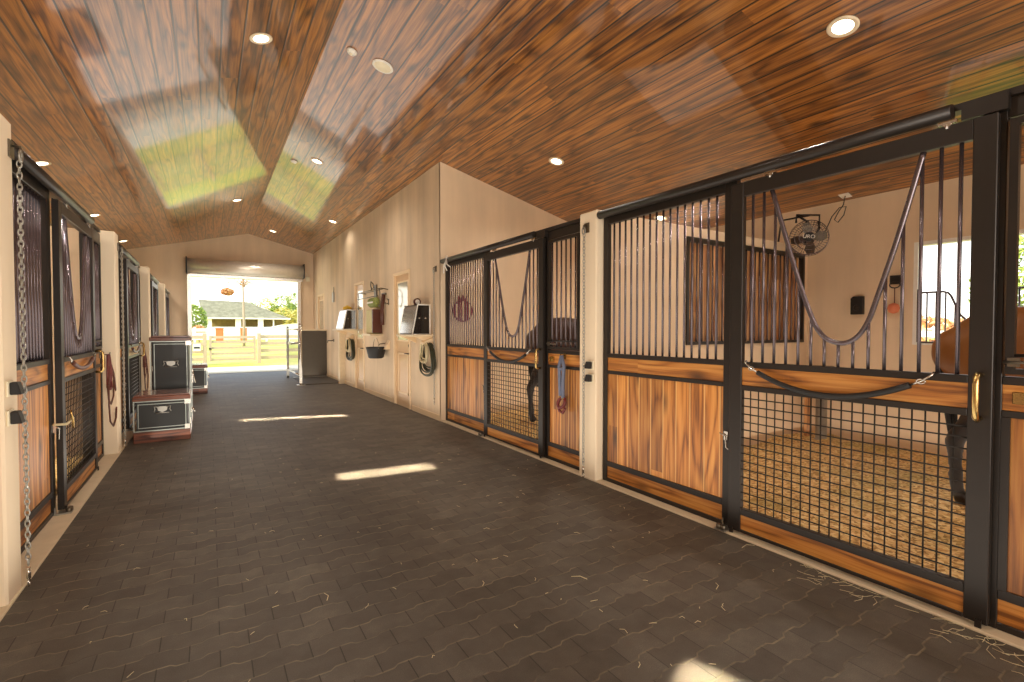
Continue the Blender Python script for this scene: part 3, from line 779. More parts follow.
# window of the stall
t = tag(obj('window_1', None, None, (WXR, 2.24, 1.235), RT), 'bright window with a yoke grille in the back wall', None, None, 'structure')
mb = MB(); ww, wh = 1.06, 1.15
for a, b in (((0, .0, 0), (.04, .12, wh)), ((ww-.04, .0, 0), (ww, .12, wh)), ((.04, .0, wh-.04), (ww-.04, .12, wh)), ((.04, .0, 0), (ww-.04, .12, .035))): mb.box(a, b)
mb.build('window_frame', 'white', t)
mb = MB(); wy = [(.05, .58), (.27, .58), (.31, .565), (.335, .53), (.41, .33), (.46, .27), (.53, .25), (.6, .27), (.65, .33), (.72, .53), (.76, .565), (.8, .58), (1.01, .58)]
mb.tube([(x, -.01, z) for x, z in wy], .011, 8); mb.tube([(.05, -.01, .03), (1.01, -.01, .03)], .01, 6); mb.tube([(.05, -.01, .03), (.05, -.01, .62)], .01, 6)
for i in range(1, 13):
    x = .05+i*.08
    z = [z for (xa, za), (xb, zb) in zip(wy, wy[1:]) if xa <= x <= xb for z in (lerp(za, zb, (x-xa)/(xb-xa)),)]
    if z: mb.tube([(x, -.01, .03), (x, -.01, z[0])], .008, 6)
mb.build('yoke_grille', 'bar', t)

# ------------------------------------------------------------------ right wall things
def tall_door(k, y1, w, h, label, handle=True):
    """door leaf recessed in the right wall; y1 = far edge"""
    t = tag(obj('door_%d' % k, None, None, (RX, y1, 0), RT), label, None, None, 'structure')
    mb = MB()
    fr = .05
    for a, b in (((0, -.015, -.05), (fr, .15, h)), ((w-fr, -.015, -.05), (w, .15, h)), ((fr, -.015, h-fr), (w-fr, .12, h))): mb.box(a, b)
    mb.build('door_frame', 'door_trim', t, bevel=.004)
    a, b = fr, w-fr
    mb = MB(); mb.box((a, .03, -.05), (b, .14, h-fr)); leaf_ = mb.build('door_leaf', 'door', t)
    mb = MB(); m = .13
    for z0, z1 in ((.22, .98),):
        for q in (((a+m, .018, z0), (a+m+.03, .03, z1)), ((b-m-.03, .018, z0), (b-m, .03, z1)), ((a+m, .018, z0), (b-m, .03, z0+.03)), ((a+m, .018, z1-.03), (b-m, .03, z1))): mb.box(*q)
    for q in (((a+m-.03, .014, 1.22), (a+m, .03, h-.2)), ((b-m, .014, 1.22), (b-m+.03, .03, h-.2)), ((a+m-.03, .014, 1.19), (b-m+.03, .03, 1.22)), ((a+m-.03, .014, h-.2), (b-m+.03, .03, h-.17))): mb.box(*q)
    mb.build('panel_moulding', 'door_trim', t)
    mb = MB(); mb.box((a+m, .022, 1.22), (b-m, .032, h-.2)); mb.build('pane', 'pane', t)
    if handle:
        mb = MB(); mb.lathe([(.03, .03), (.03, .01), (.02, .0)], (b-.06, 0, 1.12), 'Y', 14); mb.lathe([(.028, .03), (.025, .012)], (b-.06, 0, .98), 'Y', 14); mb.tube([(b-.06, .015, .98), (b-.06, -.03, .98), (b-.18, -.035, .975)], .009, 6); mb.build('door_handle', 'rubber', t)
    return t
tall_door(2, 9.05, .9, 2.47, 'tan half-glazed door beside the near wall cabinet')
tall_door(3, 11.97, .85, 2.52, 'tan half-glazed door between the two wall cabinets')
tall_door(4, 16.6, .98, 2.52, 'tan door in the right wall close to the gable', False)

def wall_cabinet(loc, w, h, label, top=None):
    """saddle-box: polished face to the aisle, black ends with two knobs"""
    t = thing('wall_cabinet', label, 'cabinet', loc, RT, group='black and white wall cabinets')
    d0, d1 = .30, .21
    prof = [(0, 0), (-d0, 0), (-d0+.015, .08), (-d1, h), (0, h)]
    mb = MB(); mb.prism([(0.02, y, z) for y, z in prof], (w-.04, 0, 0)); mb.build('body', 'glass_dark', t)
    for x in (0, w-.02):
        mb = MB(); mb.prism([(x, y*1.0, z) for y, z in prof], (.02, 0, 0)); mb.build('end_panel', 'glass_dark', t)
    mb = MB(); mb.prism([(.03, -d0-.004, .02), (.03, -d0+.011, .085), (.03, -d1-.004, h-.02), (.03, -d1-.012, h-.02), (.03, -d0+.003, .085), (.03, -d0-.012, .02)], (w-.06, 0, 0)); mb.build('front_panel', 'mirror', t)['label'] = 'polished white front'
    mb = MB()
    for x in (-.006, w-.014):
        for i in range(len(prof)-1):
            (ya, za), (yb, zb) = prof[i], prof[i+1]
            mb.tube([(x+.01, ya, za), (x+.01, yb, zb)], .012, 5)
    mb.box((-.002, -.02, 0), (w+.004, 0, h)); mb.build('edging', 'white', t)
    for y in (-.09, -.19):
        mb = MB(); mb.lathe([(.012, 0), (.016, .02), (.001, .026)], (w+.0, y, h*.55), 'X', 10); mb.build('knob', 'steel', t)
    return t
wall_cabinet((RX, 7.85, 1.33), .6, .47, 'black wall cabinet with polished white front above the hose coil nearest the chain')
wall_cabinet((RX, 12.6, 1.42), .75, .46, 'black and white wall cabinet with a yellow item on top')
def shelf(loc, w, d, label):
    t = thing('wall_shelf', label, 'shelf', loc, RT, group='cream bracket shelves')
    mb = MB(); mb.box((0, -d, -.03), (w, 0, 0)); mb.build('board', 'granite_cap', t, bevel=.005)
    for x in (.05, w-.09):
        mb = MB(); mb.prism([(x, 0, -.03), (x, -d+.04, -.03), (x, 0, -.15)], (.03, 0, 0)); mb.build('bracket', 'door_trim', t)
shelf((RX, 7.95, 1.33), .82, .33, 'cream shelf under the cabinet nearest the chain')
shelf((RX, 12.9, 1.42), 1.2, .33, 'cream shelf under the cabinet with the yellow item')
t = thing('yellow_bin', 'yellow plastic item lying on top of the far wall cabinet', 'bin', (RX-.11, 12.25, 1.881))
mb = MB(); mb.lathe([(.09, 0), (.11, .05), (.09, .09), (.03, .1)], (0,0,0), 'Z', 16); mb.build('body', 'yellow', t)
mb = MB(); mb.lathe([(.03, .1), (.03, .12), (.001, .122)], (0,0,0), 'Z', 12); mb.build('cap', 'yellow', t)
t = thing('mantel_clock', 'small round brown dial standing on the near wall cabinet', 'clock', (RX-.1, 7.55, 1.801))
mb = MB(); mb.lathe([(.06, 0), (.06, .04)], (0, 0, .06), 'Y', 20); mb.box((-.05, 0, 0), (.05, .04, .02)); mb.build('case', 'leather', t)
mb = MB(); mb.lathe([(.04, -.001), (.036, -.004)], (0, 0, .06), 'Y', 20); mb.build('dial', 'white', t)

def hose_coil(loc, rz, label, r, m1, m2, seed):
    rnd = random.Random(seed)
    t = thing('hose_coil', label, 'hose', loc, rz, group='coiled hoses hung on the right wall')
    mb = MB(); mb.prism([(-.07, 0, -.02), (-.07, -.16, .0), (-.07, -.16, .03), (-.07, 0, .1)], (.14, 0, 0)); mb.build('wall_block', 'door_trim', t)['label'] = 'cream wooden hanger block'
    for mat, k0, k1 in ((m1, 0, 7), (m2, 7, 10)):
        mb = MB()
        for k in range(k0, k1):
            rr = r*rnd.uniform(.72, 1.0); dx = rnd.uniform(-.04, .04); y = -.03-.012*k; hgt = min(.27, rr)*rnd.uniform(.85, 1.05)
            if k >= 7: rr *= .6; hgt *= .6
            mb.tube([(dx+rr*sin(a)*(1-.25*cos(a)), y+.01*sin(3*a), .02-hgt+hgt*cos(a)) for a in [q*2*pi/26 for q in range(26)]], .012, 6, True)
        mb.build('loops', mat, t)
    return t
hose_coil((RX, 7.22, 1.18), RT, 'dark hose coil with pale rope hung beside the chain', .30, 'hose', 'hose2', 3)
hose_coil((RX, 12.15, 1.17), RT, 'dark green hose coil under the far wall cabinet', .36, 'hose', 'hose2', 9)

t = thing('feed_bucket', 'black rubber bucket hanging on the right wall', 'bucket', (RX-.2, 9.55, .84))
mb = MB(); mb.lathe([(.12, 0), (.15, .02), (.185, .22), (.195, .225), (.19, .20), (.15, .03), (.001, .02)], (0,0,0), 'Z', 24); mb.build('pail', 'rubber', t)
mb = MB(); mb.tube([(0, .19*cos(a), .2+.2*sin(a)) for a in [k*pi/10 for k in range(11)]], .006, 6); mb.build('handle', 'steel', t)
t = thing('bucket_bracket', 'cream corner bracket holding the black bucket on the wall', 'bracket', (RX, 9.42, 1.08), RT)
mb = MB(); mb.prism([(-.02, 0, -.06), (-.02, -.1, -.06), (-.02, 0, .12)], (.14, 0, 0)); mb.build('wedge', 'door_trim', t)
mb = MB(); mb.tube([(-.2, 0, .05), (-.2, -.1, .04), (-.22, -.13, 0)], .008, 6); mb.build('hook', 'dark_steel', t)

t = thing('blanket_rack', 'thin dark wire blanket rack with curled ends on the right wall', 'rack', (RX, 10.95, 1.85), RT)
mb = MB()
def loop(x, ys, zs): mb.tube([(x, -y, z) for y, z in zip(ys, zs)], .010, 6)
for x in (.0, 1.55):
    mb.tube([(x, 0, .35), (x, -.15, .37), (x+.04, -.19, .34), (x+.13, -.2, .28), (x+.14, -.2, .1), (x+.08, -.19, .0), (x-.02, -.19, .04)], .010, 6)
for z, y in ((.365, -.17), (.355, -.1), (.22, -.2)): mb.tube([(0, y, z), (1.55, y, z)], .009, 6)
mb.tube([(.6, -.05, .4), (.7, -.1, .5), (.8, -.12, .56), (.9, -.1, .5), (.86, -.08, .43), (.75, -.08, .42)], .012, 6)
mb.build('wire_frame', 'dark_steel', t)
mb = MB(); mb.box((.7, -.03, .2), (.85, 0, .5)); mb.build('mount', 'dark_steel', t)
t = thing('paper_towel_box', 'tall cream and green box on the right wall below the wire rack', 'box', (RX, 10.25, 1.32), RT)
mb = MB(); mb.box((0, -.2, 0), (.42, 0, .5)); mb.build('body', 'towel', t, bevel=.02)
mb = MB(); mb.box((.42, -.2, .02), (.47, 0, .5)); mb.build('side', 'leather', t)
mb = MB(); mb.box((-.08, -.26, -.04), (.52, 0, 0)); mb.build('ledge', 'granite_cap', t)
t = thing('saddle_pad', 'green patterned pad resting in the wire rack', 'pad', (RX, 10.28, 1.87), RT)
mb = MB(); mb.box((0, -.17, 0), (.46, -.02, .2)); mb.build('cloth', 'greenbag', t, bevel=.05)
mb = MB(); mb.box((.02, -.18, .08), (.44, -.1695, .11)); mb.build('binding', 'white', t)
t = thing('leather_straps', 'bundle of dark straps hanging beside the cream box', 'strap', (RX, 9.6, 2.1), RT)
mb = MB()
for dx in (-.05, 0, .06): mb.tube([(dx, -.03, .02), (dx+.02, -.07, -.3), (dx-.02, -.05, -.6)], .02, 6)
mb.build('straps', 'leather', t)
mb = MB(); mb.box((-.1, -.04, .0), (.12, 0, .04)); mb.build('hook_rail', 'dark_steel', t)
t = thing('robe_hook', 'small dark coat hook on the right wall near the tan door', 'hook', (RX, 9.35, 1.95), RT)
mb = MB(); mb.box((-.02, -.01, -.06), (.02, 0, .06)); mb.build('plate', 'dark_steel', t)
mb = MB(); mb.tube([(0, -.01, -.03), (0, -.06, -.04), (0, -.07, .0)], .008, 6); mb.tube([(0, -.01, .03), (0, -.04, .07)], .008, 6); mb.build('prong', 'dark_steel', t)
t = thing('conduit_box', 'narrow grey fixture high on the right wall before the gable', 'fixture', (RX, 14.2, 2.3), RT)
mb = MB(); mb.box((-.05, -.05, -.12), (.05, 0, .16)); mb.build('body', 'galv', t, bevel=.01)
mb = MB(); mb.tube([(0, -.02, .16), (0, -.02, .3)], .012, 6); mb.build('conduit', 'galv', t)
t = thing('wall_intercom', 'small white box on the gable wall corner beside the roller', 'intercom', (2.82, YF, 3.1))
mb = MB(); mb.box((-.06, -.05, -.08), (.06, 0, .08)); mb.build('body', 'cream', t, bevel=.01)
mb = MB(); mb.tube([(0, -.02, .08), (-.05, -.03, .2), (-.1, -.02, .26)], .01, 6); mb.build('conduit', 'cream', t)

# wash bay: dark half-height divider, gate, near post, mat
mb = MB(); mb.box((2.22, 15.3, 0), (RX, 15.42, 1.38)); struct(mb, 'wall_divider_wash', 'rubwall', 'dark half-height rubber-clad divider at the far right')
mb = MB(); mb.box((2.18, 15.27, 1.38), (RX, 15.45, 1.42)); struct(mb, 'trim_4', 'granite_cap', 'pale cap on the dark half-height divider')
mb = MB(); mb.box((2.86, 13.0, 0), (RX, 13.12, 1.38)); mb.box((2.84, 12.98, 1.38), (RX, 13.14, 1.42)); struct(mb, 'trim_5', 'granite_cap', 'pale half-height post at the start of the wash bay')
mb = MB(); mb.box((2.93, 13.12, .0), (RX-.001, 15.3, 1.38)); struct(mb, 'wall_cladding_wash', 'rubwall', None) if False else mb.bm.free()
t = thing('rubber_mat', 'flat dark rubber mat on the floor of the wash bay', 'mat', (2.05, 13.2, 0))
mb = MB(); mb.box((0, 0, .0), (.93, 2.0, .02)); mb.build('sheet', 'matting', t, bevel=.006)
mb = MB(); mb.box((.0, 2.0, 0), (.93, 2.06, .03)); mb.build('edge_strip', 'galv', t)
t = thing('wash_bay_gate', 'tubular silver gate standing open at the edge of the wash bay', 'gate', (1.95, 13.15, 0))
mb = MB(); gl = 2.3
mb.tube([(0, 0, .0), (0, 0, 1.5)], .035, 10); mb.box((-.09, -.09, 0), (.09, .09, .025)); mb.lathe([(.045, 1.5), (.05, 1.53), (.02, 1.57), (.001, 1.58)], (0,0,0), 'Z', 12); mb.build('post', 'steel', t)
mb = MB(); mb.tube([(0, .05, .25), (0, gl, .25), (0, gl, 1.42), (0, .05, 1.42)], .024, 8, True); mb.tube([(0, .05, 1.05), (0, gl, 1.05)], .024, 8); mb.build('frame', 'steel', t)
mb = MB()
for k in range(1, 12): mb.tube([(0, .05+k*gl/12.3, .25), (0, .05+k*gl/12.3, 1.05)], .006, 5)
mb.build('bars', 'galv', t)
mb = MB(); mb.tube([(0, gl+.05, 0), (0, gl+.05, 1.5)], .035, 10); mb.build('end_post', 'galv', t)
mb = MB(); mb.tube([(.02, 0, 1.08), (-.12, 0, 1.07), (-.22, .02, 1.05)], .018, 6); mb.build('latch', 'dark_steel', t)
t = thing('tap_fitting', 'dark water tap on the wall of the wash bay', 'tap', (RX, 14.3, 1.1), RT)
mb = MB(); mb.lathe([(.04, 0), (.04, -.02)], (0,0,0), 'Y', 14); mb.tube([(0, -.02, 0), (0, -.16, 0), (0, -.18, -.06)], .014, 8); mb.build('spout', 'dark_steel', t)
mb = MB(); mb.tube([(-.25, -.12, .0), (.25, -.12, .0)], .015, 6); mb.build('lever', 'dark_steel', t)

# ------------------------------------------------------------------ roller shutter at the far opening
t = thing('roller_shutter', 'silver rolled-up metal door over the far opening', 'shutter', (0, YF, 0))
mb = MB(); mb.lathe([(.20, OPX0-.02), (.215, OPX0-.02), (.215, OPX1+.12), (.20, OPX1+.12)], (0, -.22, 3.30), 'X', 28); mb.build('curtain_roll', 'roll', t)
mb = MB()
for x in (OPX0-.05, OPX1+.12): mb.box((x, -.44, 3.08), (x+.03, -.0, 3.54))
mb.build('end_bracket', 'rubber', t)
mb = MB(); mb.box((OPX0-.02, -.16, 2.99), (OPX1+.12, -.05, 3.06)); mb.box((OPX0+.03, -.1, 3.06), (OPX1+.05, -.03, 3.12)); mb.build('bottom_bar', 'steel', t)
for x in (OPX0-.03, OPX1-.03):
    mb = MB(); mb.box((x, -.12, 0), (x+.1, -.02, 3.0)); mb.box((x+.03, -.135, 0), (x+.07, -.12, 3.0)); mb.build('guide_rail', 'steel', t)

# ------------------------------------------------------------------ tack trunks on the left
def trunk(name, loc, w, d, h, plinth, label, handle=True):
    """front faces -y"""
    t = thing(name, label, 'tack trunk', loc, 0, group='black tack trunks on the left')
    lid = .075
    mb = MB(); mb.box((.03, .03, plinth), (w-.03, d, h-lid)); mb.build('body', 'chest_black', t)
    mb = MB(); mb.box((.0, 0.0, 0), (w, d, plinth)); mb.build('plinth', 'chest_wood', t, bevel=.006)
    mb = MB(); mb.box((-.005, -.005, h-lid), (w+.005, d, h-.02)); mb.build('lid', 'chest_wood', t, bevel=.008)
    mb = MB(); mb.box((.01, .005, h-.02), (w-.01, d-.01, h)); mb.build('lid_top', 'chest_lid', t, bevel=.005)
    mb = MB(); z0, z1 = plinth, h-lid
    def rect(x0, x1, za, zb, th, y0, y1):
        for a, b in (((x0, y0, za), (x0+th, y1, zb)), ((x1-th, y0, za), (x1, y1, zb)), ((x0+th, y0, za), (x1-th, y1, za+th)), ((x0+th, y0, zb-th), (x1-th, y1, zb))): mb.box(a, b)
    rect(0.0, w, z0, z1, .013, .005, .032); rect(.045, w-.045, z0+.04, z1-.04, .008, .018, .03)
    for xx in (0, w-.02): mb.box((xx, d-.02, z0), (xx+.02, d, z1))
    for zz in (z0, z1-.02): mb.box((w-.02, .03, zz), (w, d-.0, zz+.02))
    mb.build('edging', 'chest_edge', t)['label'] = 'silver metal edging'
    cx_, cz_ = w/2, lerp(z0, z1, .70 if h < 1 else .72)
    mb = MB()
    mb.prism([(cx_-.055, .03, cz_+.035), (cx_+.055, .03, cz_+.035), (cx_+.045, .03, cz_-.015), (cx_, .03, cz_-.04), (cx_-.045, .03, cz_-.015)], (0, -.006, 0))
    for sx in (-1, 1):
        mb.tube([(cx_+sx*.04, .022, cz_+.03), (cx_+sx*.085, .022, cz_+.035), (cx_+sx*.075, .022, cz_), (cx_+sx*.09, .022, cz_-.03)], .006, 5)
    mb.tube([(cx_-.07, .022, cz_-.045), (cx_+.07, .022, cz_-.045)], .006, 5); mb.build('crest', 'galv', t)['label'] = 'pale crest emblem'
    mb = MB(); mb.box((w, d*.4, lerp(z0, z1, .45)), (w+.015, d*.6, lerp(z0, z1, .62))); mb.tube([(w+.012, d*.4, lerp(z0, z1, .6)), (w+.04, d*.42, lerp(z0, z1, .45)), (w+.04, d*.58, lerp(z0, z1, .45)), (w+.012, d*.6, lerp(z0, z1, .6))], .007, 6); mb.build('side_handle', 'steel', t)
    mb = MB()
    for zz in (z0+.0, z1-.06): mb.box((w-.06, -.002, zz), (w+.004, .012, zz+.06)); 
    mb.box((w-.004, -.002, z0), (w+.006, .08, z0+.14)); mb.build('corner_cap', 'steel', t)
    return t
trunk('tack_trunk', (-.80, 7.45, 0), .585, .62, .595, .14, 'low black tack trunk with silver edging and wooden plinth, front-most')
trunk('tack_trunk.001', (-.70, 8.35, 0), .475, .6, 1.32, .1, 'tall black tack trunk standing behind the low one')
trunk('tack_trunk.002', (-.80, 12.6, 0), .76, .7, .64, .12, 'small black tack trunk partly hidden behind the tall one')

# ------------------------------------------------------------------ straw
mb = MB(); rnd = random.Random(5)
def sliver(x, y, z, L, a, w=.0016):
    p = [Vector((x, y, z)), Vector((x+cos(a)*L*.5, y+sin(a)*L*.5, z+.002+rnd.uniform(0, .004))), Vector((x+cos(a+.35)*L, y+sin(a+.35)*L, z))]
    mb.tube(p, w, 4)
for i in range(62):
    y = rnd.choice([rnd.uniform(.45, 1.8), rnd.gauss(.70, .12), rnd.gauss(.70, .12), rnd.gauss(1.2, .12)]); x = RX+.01-abs(rnd.gauss(0, .10))
    sliver(x, y, .004, rnd.uniform(.03, .11), rnd.gauss(pi/2, .7)+rnd.choice([0, pi]), .0011)
for i in range(150):
    sliver(rnd.uniform(-.8, 2.95), 1.0+abs(rnd.gauss(0, 3.2)), .003, rnd.uniform(.01, .045), rnd.uniform(0, 6.28), .0014)
for x, y, L, a in ((1.78, 2.05, .09, 1.9), (1.25, 2.3, .05, .7), (2.3, 1.6, .07, .3), (.5, 2.6, .08, 1.2), (.05, 2.1, .1, .4)): sliver(x, y, .004, L, a, .002)
tag(mb.build('loose_straw', 'shavings_straw' if 'shavings_straw' in M else 'hose2'), 'loose straw stalks scattered on the pavers by the right sill', 'straw', None, 'stuff')

# ------------------------------------------------------------------ horses
def limb(mb, pts, sub=5, seg=14):
    """rounded elliptical limb through (point, (half width across y, half height)) with smooth interpolation"""
    n = len(pts); ring = []
    P = []
    for i in range(n-1):
        q = [pts[max(i-1, 0)], pts[i], pts[i+1], pts[min(i+2, n-1)]]
        for k in range(sub):
            u = k/sub
            f = lambda a, b, c, d: .5*(2*b+(c-a)*u+(2*a-5*b+4*c-d)*u*u+(3*b-a-3*c+d)*u**3)
            P.append((Vector([f(*[e[0][j] for e in q]) for j in range(3)]), f(*[e[1][0] for e in q]), f(*[e[1][1] for e in q])))
    P.append((Vector(pts[-1][0]), *pts[-1][1]))
    t0 = (P[1][0]-P[0][0]).normalized(); t1 = (P[-1][0]-P[-2][0]).normalized()
    cap0 = [(P[0][0]-t0*P[0][2]*c*.8, P[0][1]*r, P[0][2]*r) for c, r in ((.98, .2), (.8, .6), (.45, .9))]
    cap1 = [(P[-1][0]+t1*P[-1][2]*c*.8, P[-1][1]*r, P[-1][2]*r) for c, r in ((.45, .9), (.8, .6), (.98, .2))]
    P = cap0+P+cap1
    for i, (p, ra, rb) in enumerate(P):
        t = (P[min(i+1, len(P)-1)][0]-P[max(i-1, 0)][0]).normalized(); y = Vector((0, 1, 0)); w = t.cross(y).normalized(); y = w.cross(t)
        ring.append([mb.bm.verts.new(p+y*ra*cos(2*pi*k/seg)+w*rb*sin(2*pi*k/seg)) for k in range(seg)])
    for A, B in zip(ring, ring[1:]):
        for k in range(seg): mb.bm.faces.new([A[k], A[(k+1) % seg], B[(k+1) % seg], B[k]])
    mb.bm.faces.new(ring[0][::-1]); mb.bm.faces.new(ring[-1])

def fuse(mb, mat, voxel=.022, smooth=6):
    me = mb.mesh('body', mat); o = bpy.data.objects.new('tmp', me); COL.objects.link(o)
    r = o.modifiers.new('R', 'REMESH'); r.mode = 'VOXEL'; r.voxel_size = voxel
    m = o.modifiers.new('S', 'SMOOTH'); m.iterations = smooth; m.factor = .6
    dg = bpy.context.evaluated_depsgraph_get(); out = bpy.data.meshes.new_from_object(o.evaluated_get(dg)); bpy.data.objects.remove(o)
    out.materials.clear(); out.materials.append(M[mat])
    for p in out.polygons: p.use_smooth = True
    return out

def horse(loc, rz, mat, label, head_down=False):
    t = thing('horse', label, 'horse', loc, rz)
    mb = MB()
    limb(mb, [((-.80, 0, 1.16), (.17, .22)), ((-.62, 0, 1.20), (.26, .31)), ((-.38, 0, 1.24), (.28, .30)), ((-.10, 0, 1.20), (.29, .31)), ((.20, 0, 1.16), (.30, .34)), ((.46, 0, 1.18), (.25, .35)), ((.66, 0, 1.14), (.19, .25))], seg=20)
    if not head_down: nk = [((.90, 0, 1.36), (.12, .20)), ((1.10, 0, 1.56), (.09, .15)), ((1.24, 0, 1.68), (.085, .11)), ((1.38, 0, 1.56), (.085, .12)), ((1.54, 0, 1.36), (.062, .08)), ((1.63, 0, 1.23), (.055, .065))]
    else: nk = [((.92, 0, 1.04), (.12, .20)), ((1.14, 0, .86), (.09, .15)), ((1.30, 0, .72), (.085, .11)), ((1.36, 0, .54), (.085, .12)), ((1.39, 0, .34), (.062, .08)), ((1.40, 0, .21), (.055, .065))]
    limb(mb, [((.50, 0, 1.16), (.20, .30))]+nk[:3]); limb(mb, nk[2:])
    for s in (-1, 1):
        k = .07 if s > 0 else -.06
        limb(mb, [((-.60, s*.13, 1.12), (.14, .24)), ((-.58, s*.16, .95), (.13, .20)), ((-.56+k, s*.165, .80), (.09, .14)), ((-.70+k, s*.16, .60), (.055, .075)), ((-.76+k, s*.155, .50), (.052, .064)), ((-.755+k, s*.155, .34), (.038, .046)), ((-.75+k, s*.155, .18), (.044, .048)), ((-.735+k, s*.155, .10), (.04, .044)), ((-.71+k, s*.155, .05), (.052, .06))])
        limb(mb, [((.50, s*.13, 1.06), (.11, .18)), ((.53, s*.15, .88), (.09, .13)), ((.52-k*.6, s*.15, .70), (.062, .08)), ((.53-k, s*.15, .48), (.047, .052)), ((.53-k, s*.15, .30), (.033, .038)), ((.53-k, s*.15, .16), (.042, .044)), ((.56-k, s*.15, .09), (.038, .042)), ((.58-k, s*.15, .05), (.05, .056))])
    obj('body', fuse(mb, mat), t)
    # tail, mane, ears
    mb = MB(); rnd = random.Random(2)
    for k in range(26):
        dx, dy = rnd.uniform(-.02, .02), rnd.uniform(-.05, .05)
        mb.tube([(-.86+dx*.3, dy*.3, 1.30), (-.925+dx*.5, dy, 1.15), (-.90+dx, dy*1.4, .95), (-.85+dx*1.4, dy*1.5, .72), (-.83+dx*1.3, dy*1.3, .52-abs(dx))], [.02, .022, .02, .016, .004], 5)
    mb.build('tail', 'mane', t)
    mb = MB(); path = [Vector((.50, 0, 1.50))]+[Vector(p)+Vector((-.10, 0, .13)) if not head_down else Vector(p)+Vector((.09, 0, .15)) for p, r in nk[:3]]
    for k in range(60):
        u = k/59*(len(path)-1); i = min(int(u), len(path)-2); c = path[i].lerp(path[i+1], u-i)
        s_ = rnd.uniform(.03, .06); mb.tube([c, c+Vector((-.01, s_, -.02)), c+Vector((.0, s_*2.1, -.17-rnd.uniform(0, .05)))], [.016, .016, .003], 5)
    mb.build('mane', 'mane', t)
    hd = Vector(nk[2][0])
    for s in (-1, 1):
        mb = MB(); mb.tube([hd+Vector((-.03, s*.06, .06)), hd+Vector((-.035, s*.075, .13)), hd+Vector((-.03, s*.08, .20))], [.03, .032, .004], 7); mb.build('ear', mat, t)
        e = Vector(nk[3][0]); mb = MB(); mb.lathe([(.001, .02), (.02, .012), (.024, 0), (.02, -.012), (.001, -.02)], e+Vector((.02, s*.075, .04)), 'Z', 10); mb.build('eye', 'glass_dark', t)
    return t
horse((5.28, .60, .045), radians(-74), 'horse_chestnut', 'bay horse with black lower legs seen from behind in the near right stall')
horse((4.45, 5.16, .045), radians(-66), 'horse_dark', 'dark brown horse lowering its head in the far right stall', True)

# ------------------------------------------------------------------ outside
mb = MB(); mb.box((-70, 21.6, -.3), (120, 260, -.03)); mb.box((7.4, -60, -.3), (120, 21.6, -.04)); mb.box((-70, -60, -.3), (-4.9, 21.6, -.04)); mb.box((-4.9, -60, -.3), (7.4, -6.3, -.045))
tag(mb.build('grass_field', 'grass'), 'sunlit pale green grass beyond the far door', 'grass', None, 'stuff')
mb = MB(); mb.box((-4.9, 17.65, -.3), (7.4, 21.6, -.025)); o = mb.build('gravel_drive', 'gravel'); tag(o, 'pale gravel drive just outside the far door', 'gravel', None, 'stuff')

def fence_run(x0, x1, y, label, mat='fence', post=2.0, first_post=None, sign=False):
    t = thing('rail_fence', label, 'fence', (x0, y, -.03), 0, group='wooden rail fences outside')
    L = x1-x0
    mb = MB()
    for z in (.24, .55, .86, 1.14): mb.box((0, -.02, z-.07), (L, .02, z+.07))
    mb.build('rails', mat, t)
    n = max(1, round(L/post))
    for i in range(n+1):
        mb = MB(); x = i*L/n; mb.box((x-.07, -.1, 0), (x+.07, .06, 1.3)); mb.build('post', mat, t, bevel=.01)
    return t
fence_run(-6.0, -.15, 23.4, 'pale wooden rail fence left of the field gate', post=1.95)
fence_run(1.82, 9.8, 23.4, 'pale wooden rail fence right of the field gate')
t = thing('field_gate', 'pale wooden five-bar gate in the rail fence', 'gate', (.0, 23.36, .0))
mb = MB()
for z in (.18, .42, .66, .9, 1.1): mb.box((0, -.02, z-.05), (1.68, .02, z+.05))
mb.build('rails', 'fence', t)
mb = MB(); mb.box((0, -.04, .1), (.09, -.02, 1.16)); mb.box((1.6, -.04, .1), (1.69, -.02, 1.16)); mb.build('stiles', 'fence', t)
mb = MB(); mb.box((-.02, -.08, .6), (.08, -.04, .66)); mb.build('latch', 'rubber', t)
t = thing('fence_sign', 'small white notice board fixed on the fence left of the gate', 'sign', (-.42, 23.28, .55))
mb = MB(); mb.box((-.13, -.01, 0), (.13, .01, .3)); mb.build('board', 'white', t)
mb = MB(); mb.box((-.1, -.015, .1), (.1, -.011, .17)); mb.build('marking', 'rubber', t)
# white paddock fence
t = thing('paddock_fence', 'white rail fence in front of the distant house', 'fence', (-6, 62, 0))
mb = MB()
for z in (.5, .95, 1.4): mb.box((0, 0, z-.16), (26, .06, z+.16))
mb.build('rails', 'white_fence', t)
mb = MB()
for i in range(12): mb.box((i*2.3, -.06, 0), (i*2.3+.2, .1, 1.7))
tag(mb.build('posts', 'white_fence', t), None, None, None, None)
t = thing('horse_trailer', 'long white covered shed standing right of the distant house', 'shed', (6.0, 84, 0))
mb = MB(); mb.prism([(0, 0, 0), (6.2, 0, 0), (6.2, 0, 2.35), (4.0, 0, 2.1), (0, 0, 1.2)], (0, 3, 0)); mb.build('body', 'white_fence', t)
mb = MB(); mb.prism([(-.1, -.1, 1.2), (4.0, -.1, 2.12), (6.3, -.1, 2.37), (6.3, -.1, 2.5), (4.0, -.1, 2.24), (-.1, -.1, 1.32)], (0, 3.2, 0)); mb.build('roof_edge', 'cream_wall', t)
